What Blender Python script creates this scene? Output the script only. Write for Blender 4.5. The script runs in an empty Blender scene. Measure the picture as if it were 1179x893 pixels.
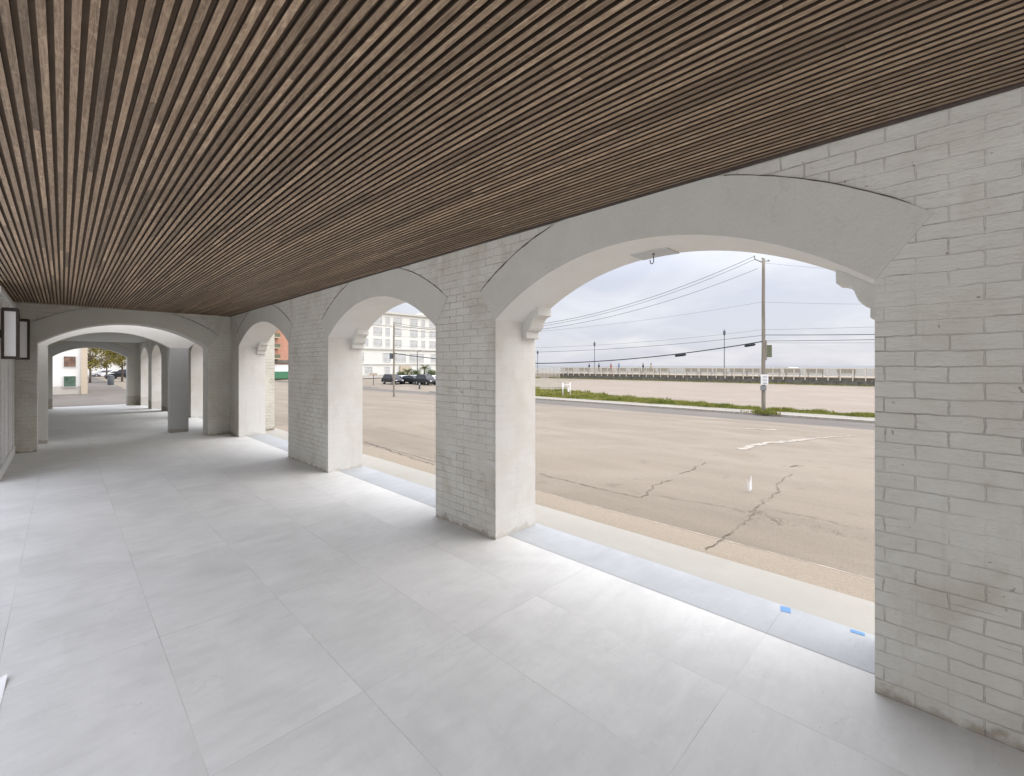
import bpy, bmesh, math, random
from mathutils import Vector, Matrix
R = math.radians
random.seed(11)
scene = bpy.context.scene
col = scene.collection

# ---------------------------------------------------------------- camera
YAW, FPX, CAMH = R(45.4), 510.0, 1.6
cam_d = bpy.data.cameras.new('camera'); cam = bpy.data.objects.new('camera', cam_d); col.objects.link(cam)
cam.location = (0, 0, CAMH); cam.rotation_euler = (R(90), 0, -YAW)
cam_d.sensor_width = 36; cam_d.lens = FPX / 1179 * 36
cam_d.shift_y = -25.5 / 1179
cam_d.clip_start = .05; cam_d.clip_end = 20000
scene.camera = cam
SN, CS = math.sin(YAW), math.cos(YAW)

def lerp(a, b, t): return a + (b - a) * t
def sstep(a, b, x):
    t = min(1, max(0, (x - a) / (b - a))); return t * t * (3 - 2 * t)

PROF = [(-300, -.15), (3.9, -.15), (29, -1.33), (31, -1.25), (64, -.75), (74, -.8), (110, -1.6), (190, -4.2), (400, -9)]
def P(X):
    for (a, za), (b, zb) in zip(PROF, PROF[1:]):
        if X <= b: return lerp(za, zb, max(0, (X - a) / (b - a)))
    return -9
def H(X, Y): return P(X) - .3 * sstep(14, 28, Y) * (1 - sstep(3.9, 12, X))
def ray(px, d):
    xc = (px - 589) / FPX * d
    return SN * d + CS * xc, CS * d - SN * xc
def at(px, py, z=None):
    """the point of the ground (or of level z) a photo pixel shows"""
    lo = None; d = 1.0
    while d < 600:
        X, Y = ray(px, d); zz = CAMH - (py - 421) / FPX * d
        if zz <= (H(X, Y) if z is None else z): break
        lo = d; d *= 1.01
    a, b = lo or d, d
    for _ in range(30):
        m = (a + b) / 2; X, Y = ray(px, m); zz = CAMH - (py - 421) / FPX * m
        if zz <= (H(X, Y) if z is None else z): b = m
        else: a = m
    X, Y = ray(px, b)
    return Vector((X, Y, H(X, Y) if z is None else z))
def dirXY(px, Y):      # X at a given Y for a pixel column
    return Y * math.tan(YAW + math.atan((px - 589) / FPX))

# ---------------------------------------------------------------- object helpers
class MB:
    def __init__(s): s.v = []; s.f = []; s.m = []; s.c = []
    def face(s, pts, mi=0, c=None):
        n = len(s.v); s.v += [tuple(p) for p in pts]; s.f.append(tuple(range(n, n + len(pts)))); s.m.append(mi); s.c.append(c)
    def box(s, x0, x1, y0, y1, z0, z1, mi=0, c=None, T=None):
        P8 = [Vector((x, y, z)) for x in (x0, x1) for y in (y0, y1) for z in (z0, z1)]
        if T: P8 = [T @ p for p in P8]
        n = len(s.v); s.v += [tuple(p) for p in P8]
        for q in ((0,1,3,2),(4,6,7,5),(0,4,5,1),(2,3,7,6),(0,2,6,4),(1,5,7,3)):
            s.f.append(tuple(n + i for i in q)); s.m.append(mi); s.c.append(c)
    def prism(s, poly, f0, f1, mi=0):
        """poly: 2D points; f0/f1 map (a,b)->3D for both ends"""
        A = [f0(*p) for p in poly]; B = [f1(*p) for p in poly]; k = len(poly); n = len(s.v)
        s.v += [tuple(p) for p in A + B]
        s.f.append(tuple(range(n, n + k))); s.f.append(tuple(range(n + 2 * k - 1, n + k - 1, -1)))
        for i in range(k):
            j = (i + 1) % k; s.f.append((n + j, n + i, n + k + i, n + k + j))
        s.m += [mi] * (k + 2); s.c += [None] * (k + 2)
    def tube(s, pts, r, seg=8, mi=0, cap=True):
        pts = [Vector(p) for p in pts]; n = len(s.v); k = len(pts)
        rs = r if isinstance(r, (list, tuple)) else [r] * k
        for i, p in enumerate(pts):
            t = (pts[min(i + 1, k - 1)] - pts[max(i - 1, 0)]).normalized()
            u = t.cross(Vector((0, 0, 1)) if abs(t.z) < .95 else Vector((1, 0, 0))).normalized(); w = t.cross(u)
            for j in range(seg):
                a = 2 * math.pi * j / seg
                s.v.append(tuple(p + (u * math.cos(a) + w * math.sin(a)) * rs[i]))
        for i in range(k - 1):
            for j in range(seg):
                j2 = (j + 1) % seg
                s.f.append((n + i*seg + j, n + i*seg + j2, n + (i+1)*seg + j2, n + (i+1)*seg + j)); s.m.append(mi); s.c.append(None)
        if cap:
            s.f.append(tuple(n + j for j in range(seg))[::-1]); s.f.append(tuple(n + (k-1)*seg + j for j in range(seg)))
            s.m += [mi] * 2; s.c += [None] * 2
    def build(s, name, mats, parent=None, smooth=False, bevel=0, origin=None):
        me = bpy.data.meshes.new(name)
        vs = s.v
        if origin is not None: vs = [tuple(Vector(p) - Vector(origin)) for p in vs]
        me.from_pydata(vs, [], s.f)
        if not isinstance(mats, (list, tuple)): mats = [mats]
        for m in mats: me.materials.append(m)
        me.polygons.foreach_set('material_index', s.m)
        if any(c is not None for c in s.c):
            a = me.color_attributes.new('tint', 'FLOAT_COLOR', 'CORNER')
            dat = []
            for p, c in zip(me.polygons, s.c):
                c = c or (.5, .5, .5)
                dat += [c[0], c[1], c[2], 1] * p.loop_total
            a.data.foreach_set('color', dat)
        bm = bmesh.new(); bm.from_mesh(me)
        bmesh.ops.recalc_face_normals(bm, faces=bm.faces) if len(s.f) < 6000 else None
        bm.to_mesh(me); bm.free()
        if smooth: me.polygons.foreach_set('use_smooth', [True] * len(me.polygons))
        me.update()
        o = bpy.data.objects.new(name, me); col.objects.link(o)
        if origin is not None: o.location = origin
        if parent: o.parent = parent
        if bevel:
            b = o.modifiers.new('bevel', 'BEVEL'); b.width = bevel; b.segments = 2; b.limit_method = 'ANGLE'
        return o
def tag(o, label=None, cat=None, group=None, kind=None):
    if label: o['label'] = label
    if cat: o['category'] = cat
    if group: o['group'] = group
    if kind: o['kind'] = kind
    return o
def empty(name, loc=(0, 0, 0), rz=0, **k):
    o = bpy.data.objects.new(name, None); col.objects.link(o); o.location = loc; o.rotation_euler = (0, 0, rz)
    o.empty_display_size = .2
    return tag(o, **k)
KIDS = lambda o: [c for c in bpy.data.objects if c.parent == o]
def copy_tree(o, parent=None):
    c = o.copy(); col.objects.link(c)
    if parent: c.parent = parent
    for ch in KIDS(o): copy_tree(ch, c)
    return c

# ---------------------------------------------------------------- materials
class NT:
    def __init__(s, name, world=False):
        if world: s.m = None
        s.m = bpy.data.materials.new(name); s.m.use_nodes = True
        s.t = s.m.node_tree; s.b = s.t.nodes['Principled BSDF']
        s.b.inputs['Specular IOR Level'].default_value = .3
    def n(s, ty, **kw):
        nd = s.t.nodes.new(ty)
        for k, v in kw.items():
            if hasattr(nd, k) and k not in nd.inputs: setattr(nd, k, v)
            else: s.set(nd, k, v)
        return nd
    def set(s, nd, k, v):
        i = nd.inputs[k]
        if isinstance(v, bpy.types.NodeSocket): s.t.links.new(v, i)
        else: i.default_value = v
    def pos(s): return s.n('ShaderNodeNewGeometry').outputs['Position']
    def obj(s): return s.n('ShaderNodeTexCoord').outputs['Object']
    def math(s, op, a, b=0.0, c=False):
        nd = s.t.nodes.new('ShaderNodeMath'); nd.operation = op; nd.use_clamp = c
        s.set(nd, 0, a); s.set(nd, 1, b); return nd.outputs[0]
    def vmath(s, op, a, b=(0, 0, 0)):
        nd = s.t.nodes.new('ShaderNodeVectorMath'); nd.operation = op
        s.set(nd, 0, a); s.set(nd, 1, b); return nd.outputs[0]
    def mapv(s, v, scale=(1, 1, 1), rot=(0, 0, 0), loc=(0, 0, 0)):
        nd = s.t.nodes.new('ShaderNodeMapping'); s.set(nd, 0, v)
        nd.inputs['Scale'].default_value = scale; nd.inputs['Rotation'].default_value = rot; nd.inputs['Location'].default_value = loc
        return nd.outputs[0]
    def noise(s, v, scale, detail=5, rough=.55, dist=0, color=False):
        nd = s.t.nodes.new('ShaderNodeTexNoise'); s.set(nd, 'Vector', v)
        nd.inputs['Scale'].default_value = scale; nd.inputs['Detail'].default_value = detail
        nd.inputs['Roughness'].default_value = rough; nd.inputs['Distortion'].default_value = dist
        return nd.outputs['Color' if color else 'Fac']
    def ramp(s, f, stops):
        nd = s.t.nodes.new('ShaderNodeValToRGB'); s.set(nd, 0, f)
        e = nd.color_ramp.elements
        while len(e) < len(stops): e.new(.5)
        for el, (p, c) in zip(e, stops):
            el.position = p; el.color = (c, c, c, 1) if isinstance(c, (int, float)) else (*c, 1)
        return nd.outputs[0]
    def mix(s, f, a, b, mode='MIX'):
        nd = s.t.nodes.new('ShaderNodeMix'); nd.data_type = 'RGBA'; nd.blend_type = mode
        s.set(nd, 0, f)
        for i, v in ((6, a), (7, b)):
            if isinstance(v, (tuple, list)): v = (*v, 1) if len(v) == 3 else v
            s.set(nd, i, v)
        return nd.outputs[2]
    def bump(s, h, strength=.3, dist=.01, prev=None):
        nd = s.t.nodes.new('ShaderNodeBump'); nd.inputs['Strength'].default_value = strength; nd.inputs['Distance'].default_value = dist
        s.set(nd, 'Height', h)
        if prev: s.set(nd, 'Normal', prev)
        return nd.outputs[0]
    def out(s, color=None, rough=None, normal=None):
        if color is not None: s.set(s.b, 'Base Color', (*color, 1) if isinstance(color, tuple) and len(color) == 3 else color)
        if rough is not None: s.set(s.b, 'Roughness', rough)
        if normal is not None: s.set(s.b, 'Normal', normal)
        return s.m

def plain(name, c, rough=.6, metal=0, var=.12, scale=12, bump=0):
    s = NT(name); p = s.obj()
    n = s.noise(p, scale, 4)
    f = s.ramp(n, [(.3, 1 - var), (.7, 1 + var)])
    f2 = s.mix(1, tuple(c), f, 'MULTIPLY')
    s.b.inputs['Metallic'].default_value = metal
    return s.out(f2, rough, s.bump(n, bump, .01) if bump else None)

def brick_mat(name, base, joint, strength, cracks=.75, dirt_shade=.6):
    s = NT(name); g = s.n('ShaderNodeNewGeometry'); p = g.outputs['Position']
    nx = s.n('ShaderNodeSeparateXYZ', Vector=g.outputs['True Normal']).outputs
    sp = s.n('ShaderNodeSeparateXYZ', Vector=p).outputs
    isx = s.math('GREATER_THAN', s.math('ABSOLUTE', nx[0]), .5)
    u = s.math('ADD', s.math('MULTIPLY', sp[1], isx), s.math('MULTIPLY', sp[0], s.math('SUBTRACT', 1.0, isx)))
    cv = s.n('ShaderNodeCombineXYZ', X=u, Y=sp[2]).outputs[0]
    wob = s.vmath('SUBTRACT', s.noise(p, 5, 4, color=True), (.5, .5, .5))
    wob2 = s.vmath('SUBTRACT', s.noise(p, 28, 3, color=True), (.5, .5, .5))
    v = s.vmath('ADD', cv, s.vmath('ADD', s.vmath('MULTIPLY', wob, (.028, .020, 0)), s.vmath('MULTIPLY', wob2, (.008, .007, 0))))
    b = s.n('ShaderNodeTexBrick', Vector=v); b.offset = .5; b.squash = 1
    for k, val in (('Scale', 1), ('Mortar Size', .0034), ('Mortar Smooth', .4), ('Bias', 0), ('Brick Width', .222), ('Row Height', .0725)): b.inputs[k].default_value = val
    b.inputs['Color1'].default_value = (.0, .0, .0, 1); b.inputs['Color2'].default_value = (1, 1, 1, 1); b.inputs['Mortar'].default_value = (.5, .5, .5, 1)
    fac = b.outputs['Fac']
    # paint fills some joints
    keep = s.ramp(s.noise(p, 2.3, 3, dist=.6), [(.36, .12), (.58, 1)])
    fk = s.math('MULTIPLY', fac, keep)
    n1 = s.noise(p, 3, 6, .6); n2 = s.noise(p, 90, 3)
    c = s.mix(s.math('MULTIPLY', b.outputs['Color'], .14), tuple(base), tuple(x * .86 for x in base))
    c = s.mix(s.ramp(n1, [(.38, 0), (.72, .6)]), c, (base[0] * .84, base[1] * .80, base[2] * .72))
    patch = s.ramp(s.noise(s.mapv(p, (1, 1, .6), loc=(3, 1, 2)), 1.3, 5, .6, .8), [(.52, 0), (.62, .45)])
    c = s.mix(patch, c, (base[0] * 1.12, base[1] * 1.13, base[2] * 1.13))
    drip = s.ramp(s.noise(s.mapv(p, (9, 9, .45)), 2.2, 4, .6), [(.60, 0), (.74, .3)])
    c = s.mix(drip, c, (base[0] * .72, base[1] * .69, base[2] * .62))
    c = s.mix(s.math('MULTIPLY', fk, .24), c, joint)
    dk = s.ramp(s.noise(s.mapv(p, (1, 1, 3.0)), 4.5, 5, .65), [(.53, 0), (.70, 1)])
    c = s.mix(s.math('MULTIPLY', s.math('MULTIPLY', fac, dk), cracks), c, joint)
    # chips
    chip = s.ramp(s.noise(p, 22, 2, .4), [(.745, 0), (.765, 1)])
    c = s.mix(s.math('MULTIPLY', chip, .6 if cracks > .5 else .2), c, (.2, .16, .12))
    if cracks > .5:
        # grime patches and horizontal hairlines in the old paint
        gm = s.ramp(s.noise(s.mapv(p, (1, 1, .8), loc=(5, 2, 7)), 1.7, 6, .7, .7), [(.52, 0), (.68, .55)])
        c = s.mix(gm, c, (base[0] * .66, base[1] * .62, base[2] * .52))
        hl = s.ramp(s.noise(s.mapv(p, (1.5, 1.5, 46)), 1.6, 5, .7, .3), [(.62, 0), (.69, .55)])
        c = s.mix(s.math('MULTIPLY', hl, s.ramp(s.noise(p, 1.1, 2), [(.48, 0), (.6, 1)])), c, joint)
    # scuffs and splash stains close to the floor, deepened to paint contact shade
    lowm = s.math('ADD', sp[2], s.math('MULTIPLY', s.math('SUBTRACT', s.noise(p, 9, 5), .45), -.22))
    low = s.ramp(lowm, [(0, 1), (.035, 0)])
    c = s.mix(s.math('MULTIPLY', low, dirt_shade), c, (.22, .17, .11))
    h = s.math('SUBTRACT', s.math('MULTIPLY', n2, .12), fk)
    h = s.math('ADD', h, s.math('MULTIPLY', s.noise(p, 12, 4), .9))
    h = s.math('ADD', h, s.math('MULTIPLY', s.noise(s.mapv(p, (1, 1, 4)), 9, 5, .7), .7))
    h = s.math('ADD', h, s.math('MULTIPLY', b.outputs['Color'], .25))
    return s.out(c, .62, s.bump(h, strength, .009))

def stucco_mat(name, base, bumps=.35, dirt_shade=.5):
    s = NT(name); p = s.pos(); sp = s.n('ShaderNodeSeparateXYZ', Vector=p).outputs
    n1 = s.noise(p, 2.2, 6, .62, .4); n2 = s.noise(p, 45, 4); n3 = s.noise(p, 9, 5)
    c = s.mix(s.ramp(n1, [(.35, 0), (.7, .5)]), tuple(base), (base[0] * .86, base[1] * .84, base[2] * .8))
    sc = s.ramp(s.noise(s.mapv(p, (3, 3, .5)), 7, 5, .7), [(.6, 0), (.75, .35)])
    c = s.mix(sc, c, tuple(min(.85, x * 1.12) for x in base))
    hl = s.ramp(s.math('ABSOLUTE', s.math('SUBTRACT', s.noise(p, 2.4, 7, .6, .5), .5)), [(0, .28), (.004, 0)])
    c = s.mix(s.math('MULTIPLY', hl, s.ramp(s.noise(p, 1.3, 2), [(.5, 0), (.6, 1)])), c, tuple(x * .5 for x in base))
    low = s.ramp(s.math('ADD', sp[2], s.math('MULTIPLY', n3, -.12)), [(0, 1), (.03, 0)])
    c = s.mix(s.math('MULTIPLY', low, dirt_shade), c, (.25, .2, .14))
    gr = s.noise(p, 150, 3, .6)
    c = s.mix(s.ramp(gr, [(.5, 0), (.72, .35)]), c, tuple(x * .7 for x in base))
    h = s.math('ADD', s.math('ADD', s.math('MULTIPLY', n2, .3), s.math('MULTIPLY', gr, .25)), s.math('MULTIPLY', n3, .7))
    return s.out(c, .65, s.bump(h, bumps, .008))

M = {}
M['brick'] = brick_mat('painted_brick', (.585, .57, .515), (.22, .19, .155), .9, dirt_shade=.6)
M['brick_jamb'] = brick_mat('painted_brick_jamb', (.66, .645, .61), (.48, .46, .43), .16, .15, .25)
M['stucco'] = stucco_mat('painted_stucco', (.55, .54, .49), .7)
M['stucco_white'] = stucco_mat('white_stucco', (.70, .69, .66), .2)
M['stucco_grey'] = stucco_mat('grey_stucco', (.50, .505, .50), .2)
M['crack'] = plain('dark_crack', (.10, .085, .07), .9)
M['corbel'] = stucco_mat('corbel_paint', (.62, .61, .57), .25)
M['trim_white'] = plain('white_trim', (.78, .78, .77), .45, var=.04)
M['bronze'] = plain('dark_bronze', (.055, .043, .037), .45, .3, .2)
M['pane_white'] = plain('opal_glass', (.80, .79, .78), .25, var=.06, scale=3)
M['steel'] = plain('galvanised_steel', (.30, .31, .32), .45, .7)
M['hook_steel'] = plain('hook_steel', (.16, .17, .18), .5, .5)
M['tape'] = plain('blue_tape', (.13, .27, .50), .7, var=.08, scale=60)
M['paper'] = plain('white_paper', (.85, .85, .84), .8, var=.03)

def floor_mat(name='floor_tile', tone=None):
    s = NT(name); p = s.pos()
    v = s.mapv(p, loc=(-2.96 + .64 * 6, -.78 + 1.27 * 8, 0))
    b = s.n('ShaderNodeTexBrick', Vector=s.n('ShaderNodeCombineXYZ', X=s.n('ShaderNodeSeparateXYZ', Vector=v).outputs[0], Y=s.n('ShaderNodeSeparateXYZ', Vector=v).outputs[1]).outputs[0])
    b.offset = 0; b.squash = 1
    for k, val in (('Scale', 1), ('Mortar Size', .0022), ('Mortar Smooth', .2), ('Bias', 0), ('Brick Width', .64), ('Row Height', 1.27)): b.inputs[k].default_value = val
    b.inputs['Color1'].default_value = (0, 0, 0, 1); b.inputs['Color2'].default_value = (1, 1, 1, 1); b.inputs['Mortar'].default_value = (.5, .5, .5, 1)
    off = s.vmath('MULTIPLY', b.outputs['Color'], (7, 5, 3))
    q = s.vmath('ADD', p, off)
    n1 = s.noise(s.mapv(q, (1, 1, 1), (0, 0, .5)), 1.6, 7, .62, .8)
    n2 = s.noise(s.mapv(q, (1.2, 5, 1), (0, 0, -.6)), 2.6, 6, .65, .5)
    n3 = s.noise(q, 14, 6, .7)
    c = s.mix(s.ramp(n1, [(.3, 0), (.72, 1)]), (.565, .567, .545), (.70, .703, .68))
    c = s.mix(s.ramp(n2, [(.45, 0), (.75, .36)]), c, (.48, .48, .465))
    c = s.mix(s.ramp(n3, [(.55, 0), (.75, .4)]), c, (.73, .73, .715))
    c = s.mix(s.math('MULTIPLY', b.outputs['Color'], .12), c, (.48, .48, .47))
    sc = s.ramp(s.math('ABSOLUTE', s.math('SUBTRACT', s.noise(s.mapv(q, (1, 3, 1), (0, 0, .9)), 2.2, 8, .65, .7), .5)), [(0, .5), (.006, 0)])
    c = s.mix(s.math('MULTIPLY', sc, s.ramp(s.noise(p, 2.1, 2), [(.52, 0), (.62, 1)])), c, (.40, .40, .395))
    gr = s.ramp(s.noise(p, 26, 6, .75), [(.56, 0), (.72, .35)])
    c = s.mix(s.math('MULTIPLY', gr, s.ramp(s.noise(p, .9, 4), [(.45, 0), (.62, 1)])), c, (.42, .42, .41))
    fl = s.ramp(s.noise(p, 60, 2, .3), [(.76, 0), (.79, .5)])
    c = s.mix(fl, c, (.30, .30, .30))
    gm = s.ramp(s.noise(p, 1.7, 3), [(.38, .12), (.66, .75)])
    c = s.mix(s.math('MULTIPLY', b.outputs['Fac'], gm), c, (.34, .33, .32))
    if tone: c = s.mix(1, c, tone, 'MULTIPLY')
    h = s.math('SUBTRACT', s.math('MULTIPLY', n3, .05), b.outputs['Fac'])
    ro = s.ramp(n1, [(.3, .5), (.7, .66)])
    return s.out(c, ro, s.bump(h, .25, .002))
M['floor'] = floor_mat()
M['threshold'] = floor_mat('sky_tinted_tile', (.63, .655, .69))  # same tile, multiplied darker and bluer to paint the sky's tint

def wood_mat():
    s = NT('slat_wood'); p = s.pos()
    at_ = s.n('ShaderNodeAttribute', attribute_name='tint')
    t = s.n('ShaderNodeSeparateColor', Color=at_.outputs['Color']).outputs
    q = s.vmath('ADD', p, s.vmath('MULTIPLY', at_.outputs['Color'], (3, 31, 5)))
    g = s.noise(s.mapv(q, (90, 4, 90)), 1, 6, .7, 1.6)
    g2 = s.noise(s.mapv(q, (30, 9, 30)), 1, 4, .6, 2.5)
    c = s.mix(s.ramp(g, [(.3, 0), (.7, 1)]), (.10, .062, .036), (.37, .268, .178))
    c = s.mix(s.ramp(g2, [(.5, 0), (.7, .55)]), c, (.47, .36, .25))
    c = s.mix(1, c, s.ramp(t[0], [(0, .55), (1, 1.55)]), 'MULTIPLY')
    c = s.mix(s.math('MULTIPLY', t[1], .3), c, (.29, .20, .13))
    return s.out(c, .55, s.bump(g, .25, .002))
M['wood'] = wood_mat()
M['wood_back'] = plain('groove_backing', (.15, .105, .07), .8)
M['wood_side'] = plain('slat_side_stain', (.045, .030, .020), .7, var=.3, scale=9)
M['edge_strip'] = plain('dark_edge_strip', (.07, .05, .04), .6, var=.25, scale=20)

def road_mat(name, base, dark, light, seed=0.0):
    s = NT(name); p = s.mapv(s.pos(), loc=(seed, seed * 2, 0))
    n1 = s.noise(s.mapv(p, (1, .2, 1), (0, 0, .06)), .5, 8, .66, .5)
    n2 = s.noise(p, .35, 6, .6, .5)
    n3 = s.noise(p, 40, 4, .7); n4 = s.noise(p, 260, 2)
    c = s.mix(s.ramp(n1, [(.38, 0), (.66, 1)]), dark, base)
    c = s.mix(s.ramp(n2, [(.5, 0), (.72, .7)]), c, light)
    c = s.mix(s.ramp(n3, [(.35, .35), (.6, 0)]), c, tuple(x * .7 for x in dark))
    c = s.mix(s.ramp(n4, [(.62, 0), (.75, .2)]), c, tuple(min(1, x * 1.4) for x in light))
    ag = s.noise(p, 75, 3, .7)
    c = s.mix(s.ramp(ag, [(.42, .4), (.6, 0)]), c, tuple(x * .62 for x in dark))
    oil = s.ramp(s.noise(p, 1.9, 3, .5, .3), [(.66, 0), (.74, .4)])
    c = s.mix(oil, c, tuple(x * .55 for x in dark))
    pit = s.ramp(s.noise(s.mapv(p, (1, .3, 1)), 1.1, 3), [(.6, 0), (.7, 1)])
    pits = s.math('MULTIPLY', pit, s.ramp(s.noise(p, 110, 2, .5), [(.6, 0), (.66, .6)]))
    c = s.mix(pits, c, tuple(x * .45 for x in dark))
    return s.out(c, .85, s.bump(s.math('ADD', n3, n4), .35, .006))
M['road'] = road_mat('worn_pavement', (.268, .226, .172), (.20, .168, .128), (.31, .268, .212))
M['asphalt'] = road_mat('grey_asphalt', (.165, .147, .124), (.12, .108, .094), (.20, .178, .15), 5)
M['gutter'] = road_mat('pale_gutter', (.32, .27, .205), (.27, .228, .175), (.36, .31, .245), 9)
M['concrete'] = road_mat('pale_concrete', (.31, .29, .25), (.26, .245, .21), (.35, .335, .295), 3)
M['strip'] = stucco_mat('pale_strip', (.36, .345, .305), .25, 0)
M['lot'] = road_mat('gravel_lot', (.29, .24, .188), (.245, .205, .162), (.33, .28, .225), 7)
M['sand'] = road_mat('beach_sand', (.36, .30, .22), (.30, .25, .18), (.42, .36, .27), 4)
M['bounce_paving'] = plain('pale_bounce_paving', (.66, .65, .63), .7, var=.05, scale=2)  # kept pale to bounce light into the passage
M['kerb'] = plain('kerb_concrete', (.34, .31, .26), .8, var=.2, scale=6)
M['mark'] = plain('faded_paint', (.335, .30, .25), .8, var=.25, scale=9)
M['roadcrack'] = plain('road_crack', (.125, .103, .08), .95, var=.3)
M['roadseam'] = plain('road_seam', (.40, .355, .285), .9, var=.2)

def grass_mat(name, a, b):
    s = NT(name); p = s.pos()
    n = s.noise(p, .8, 4); n2 = s.noise(p, 9, 3)
    c = s.mix(s.ramp(n, [(.35, 0), (.65, 1)]), a, b)
    c = s.mix(s.ramp(n2, [(.4, 0), (.7, .5)]), c, (b[0] * 1.3, b[1] * 1.15, b[2]))
    return s.out(c, .8)
M['grass'] = grass_mat('grass_blades', (.10, .145, .022), (.255, .25, .06))
M['leaf'] = grass_mat('tree_leaves', (.10, .10, .02), (.22, .18, .04))
M['palm'] = grass_mat('palm_leaves', (.045, .075, .02), (.11, .13, .04))
M['bark'] = plain('bark', (.14, .11, .085), .9, var=.3, scale=8, bump=.4)
def pole_mat():
    s = NT('pole_wood'); p = s.obj(); n = s.noise(s.mapv(p, (14, 14, .8)), 1, 6, .65)
    c = s.mix(s.ramp(n, [(.3, 0), (.7, 1)]), (.16, .14, .11), (.36, .32, .255))
    return s.out(c, .85, s.bump(n, .5, .02))
M['pole'] = pole_mat()
M['wire'] = plain('wire', (.03, .033, .04), .6)
M['wire_thin'] = plain('thin_wire', (.16, .17, .19), .6)
M['greybox'] = plain('olive_box', (.15, .16, .10), .6)
M['sign'] = plain('sign_white', (.80, .80, .78), .5, var=.03)
M['sign_ink'] = plain('sign_ink', (.33, .33, .32), .6)
M['rail'] = plain('pale_rail', (.62, .58, .49), .6, var=.1)
M['picket'] = plain('picket_paint', (.46, .42, .33), .7, var=.15)
M['retain'] = plain('dark_timber', (.17, .16, .135), .9, var=.35, scale=3, bump=.3)
M['deck'] = plain('deck_board', (.30, .25, .19), .8, var=.2, scale=5)
M['bench'] = plain('bench_wood', (.10, .075, .05), .7, var=.2)
M['lamp_dark'] = plain('lamp_post_paint', (.10, .11, .12), .5)
M['fence_white'] = plain('white_metal', (.80, .79, .74), .5, var=.05)
M['wallcream'] = plain('cream_render', (.68, .67, .62), .8, var=.05, scale=.4)
M['cornice'] = plain('cornice_stone', (.54, .53, .48), .8, var=.06)
M['winframe'] = plain('window_frame', (.62, .61, .57), .6, var=.05)
M['glass'] = plain('window_glass', (.50, .51, .50), .2, var=.35, scale=.35)
M['glass_dark'] = plain('dark_glass', (.04, .045, .05), .08, var=.3, scale=1)
M['orange'] = plain('orange_brick', (.50, .27, .19), .85, var=.12, scale=2)
M['green'] = plain('green_panel', (.07, .20, .11), .6, var=.2)
M['brownpost'] = plain('brown_poster', (.16, .10, .07), .6, var=.5, scale=5)
M['greenpost'] = plain('green_poster', (.075, .12, .085), .5, var=.6, scale=4)
M['tan'] = plain('tan_stone', (.50, .42, .32), .8, var=.1)
M['rubber'] = plain('rubber', (.02, .02, .02), .8)
M['rim'] = plain('rim', (.45, .46, .47), .35, .8)
M['lightglass'] = plain('headlight_glass', (.75, .76, .78), .15)
for k, c in dict(black=(.018, .019, .022), white=(.74, .74, .73), grey=(.22, .23, .24), red=(.25, .04, .03), silver=(.48, .49, .50)).items():
    M['car_' + k] = plain('car_paint_' + k, c, .3, var=.04)
M['skin'] = plain('skin', (.42, .27, .2), .6)
for k, c in dict(navy=(.03, .04, .08), blackcloth=(.02, .02, .022), redcloth=(.3, .05, .05), bluecloth=(.10, .18, .32), tancloth=(.35, .29, .2)).items():
    M[k] = plain(k, c, .85)
def sea_mat():
    s = NT('sea_water'); n = s.noise(s.mapv(s.pos(), (.2, .06, 1)), 1, 5)
    return s.out((.045, .07, .085), .12, s.bump(n, .4, .4))
M['sea'] = sea_mat()

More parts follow.
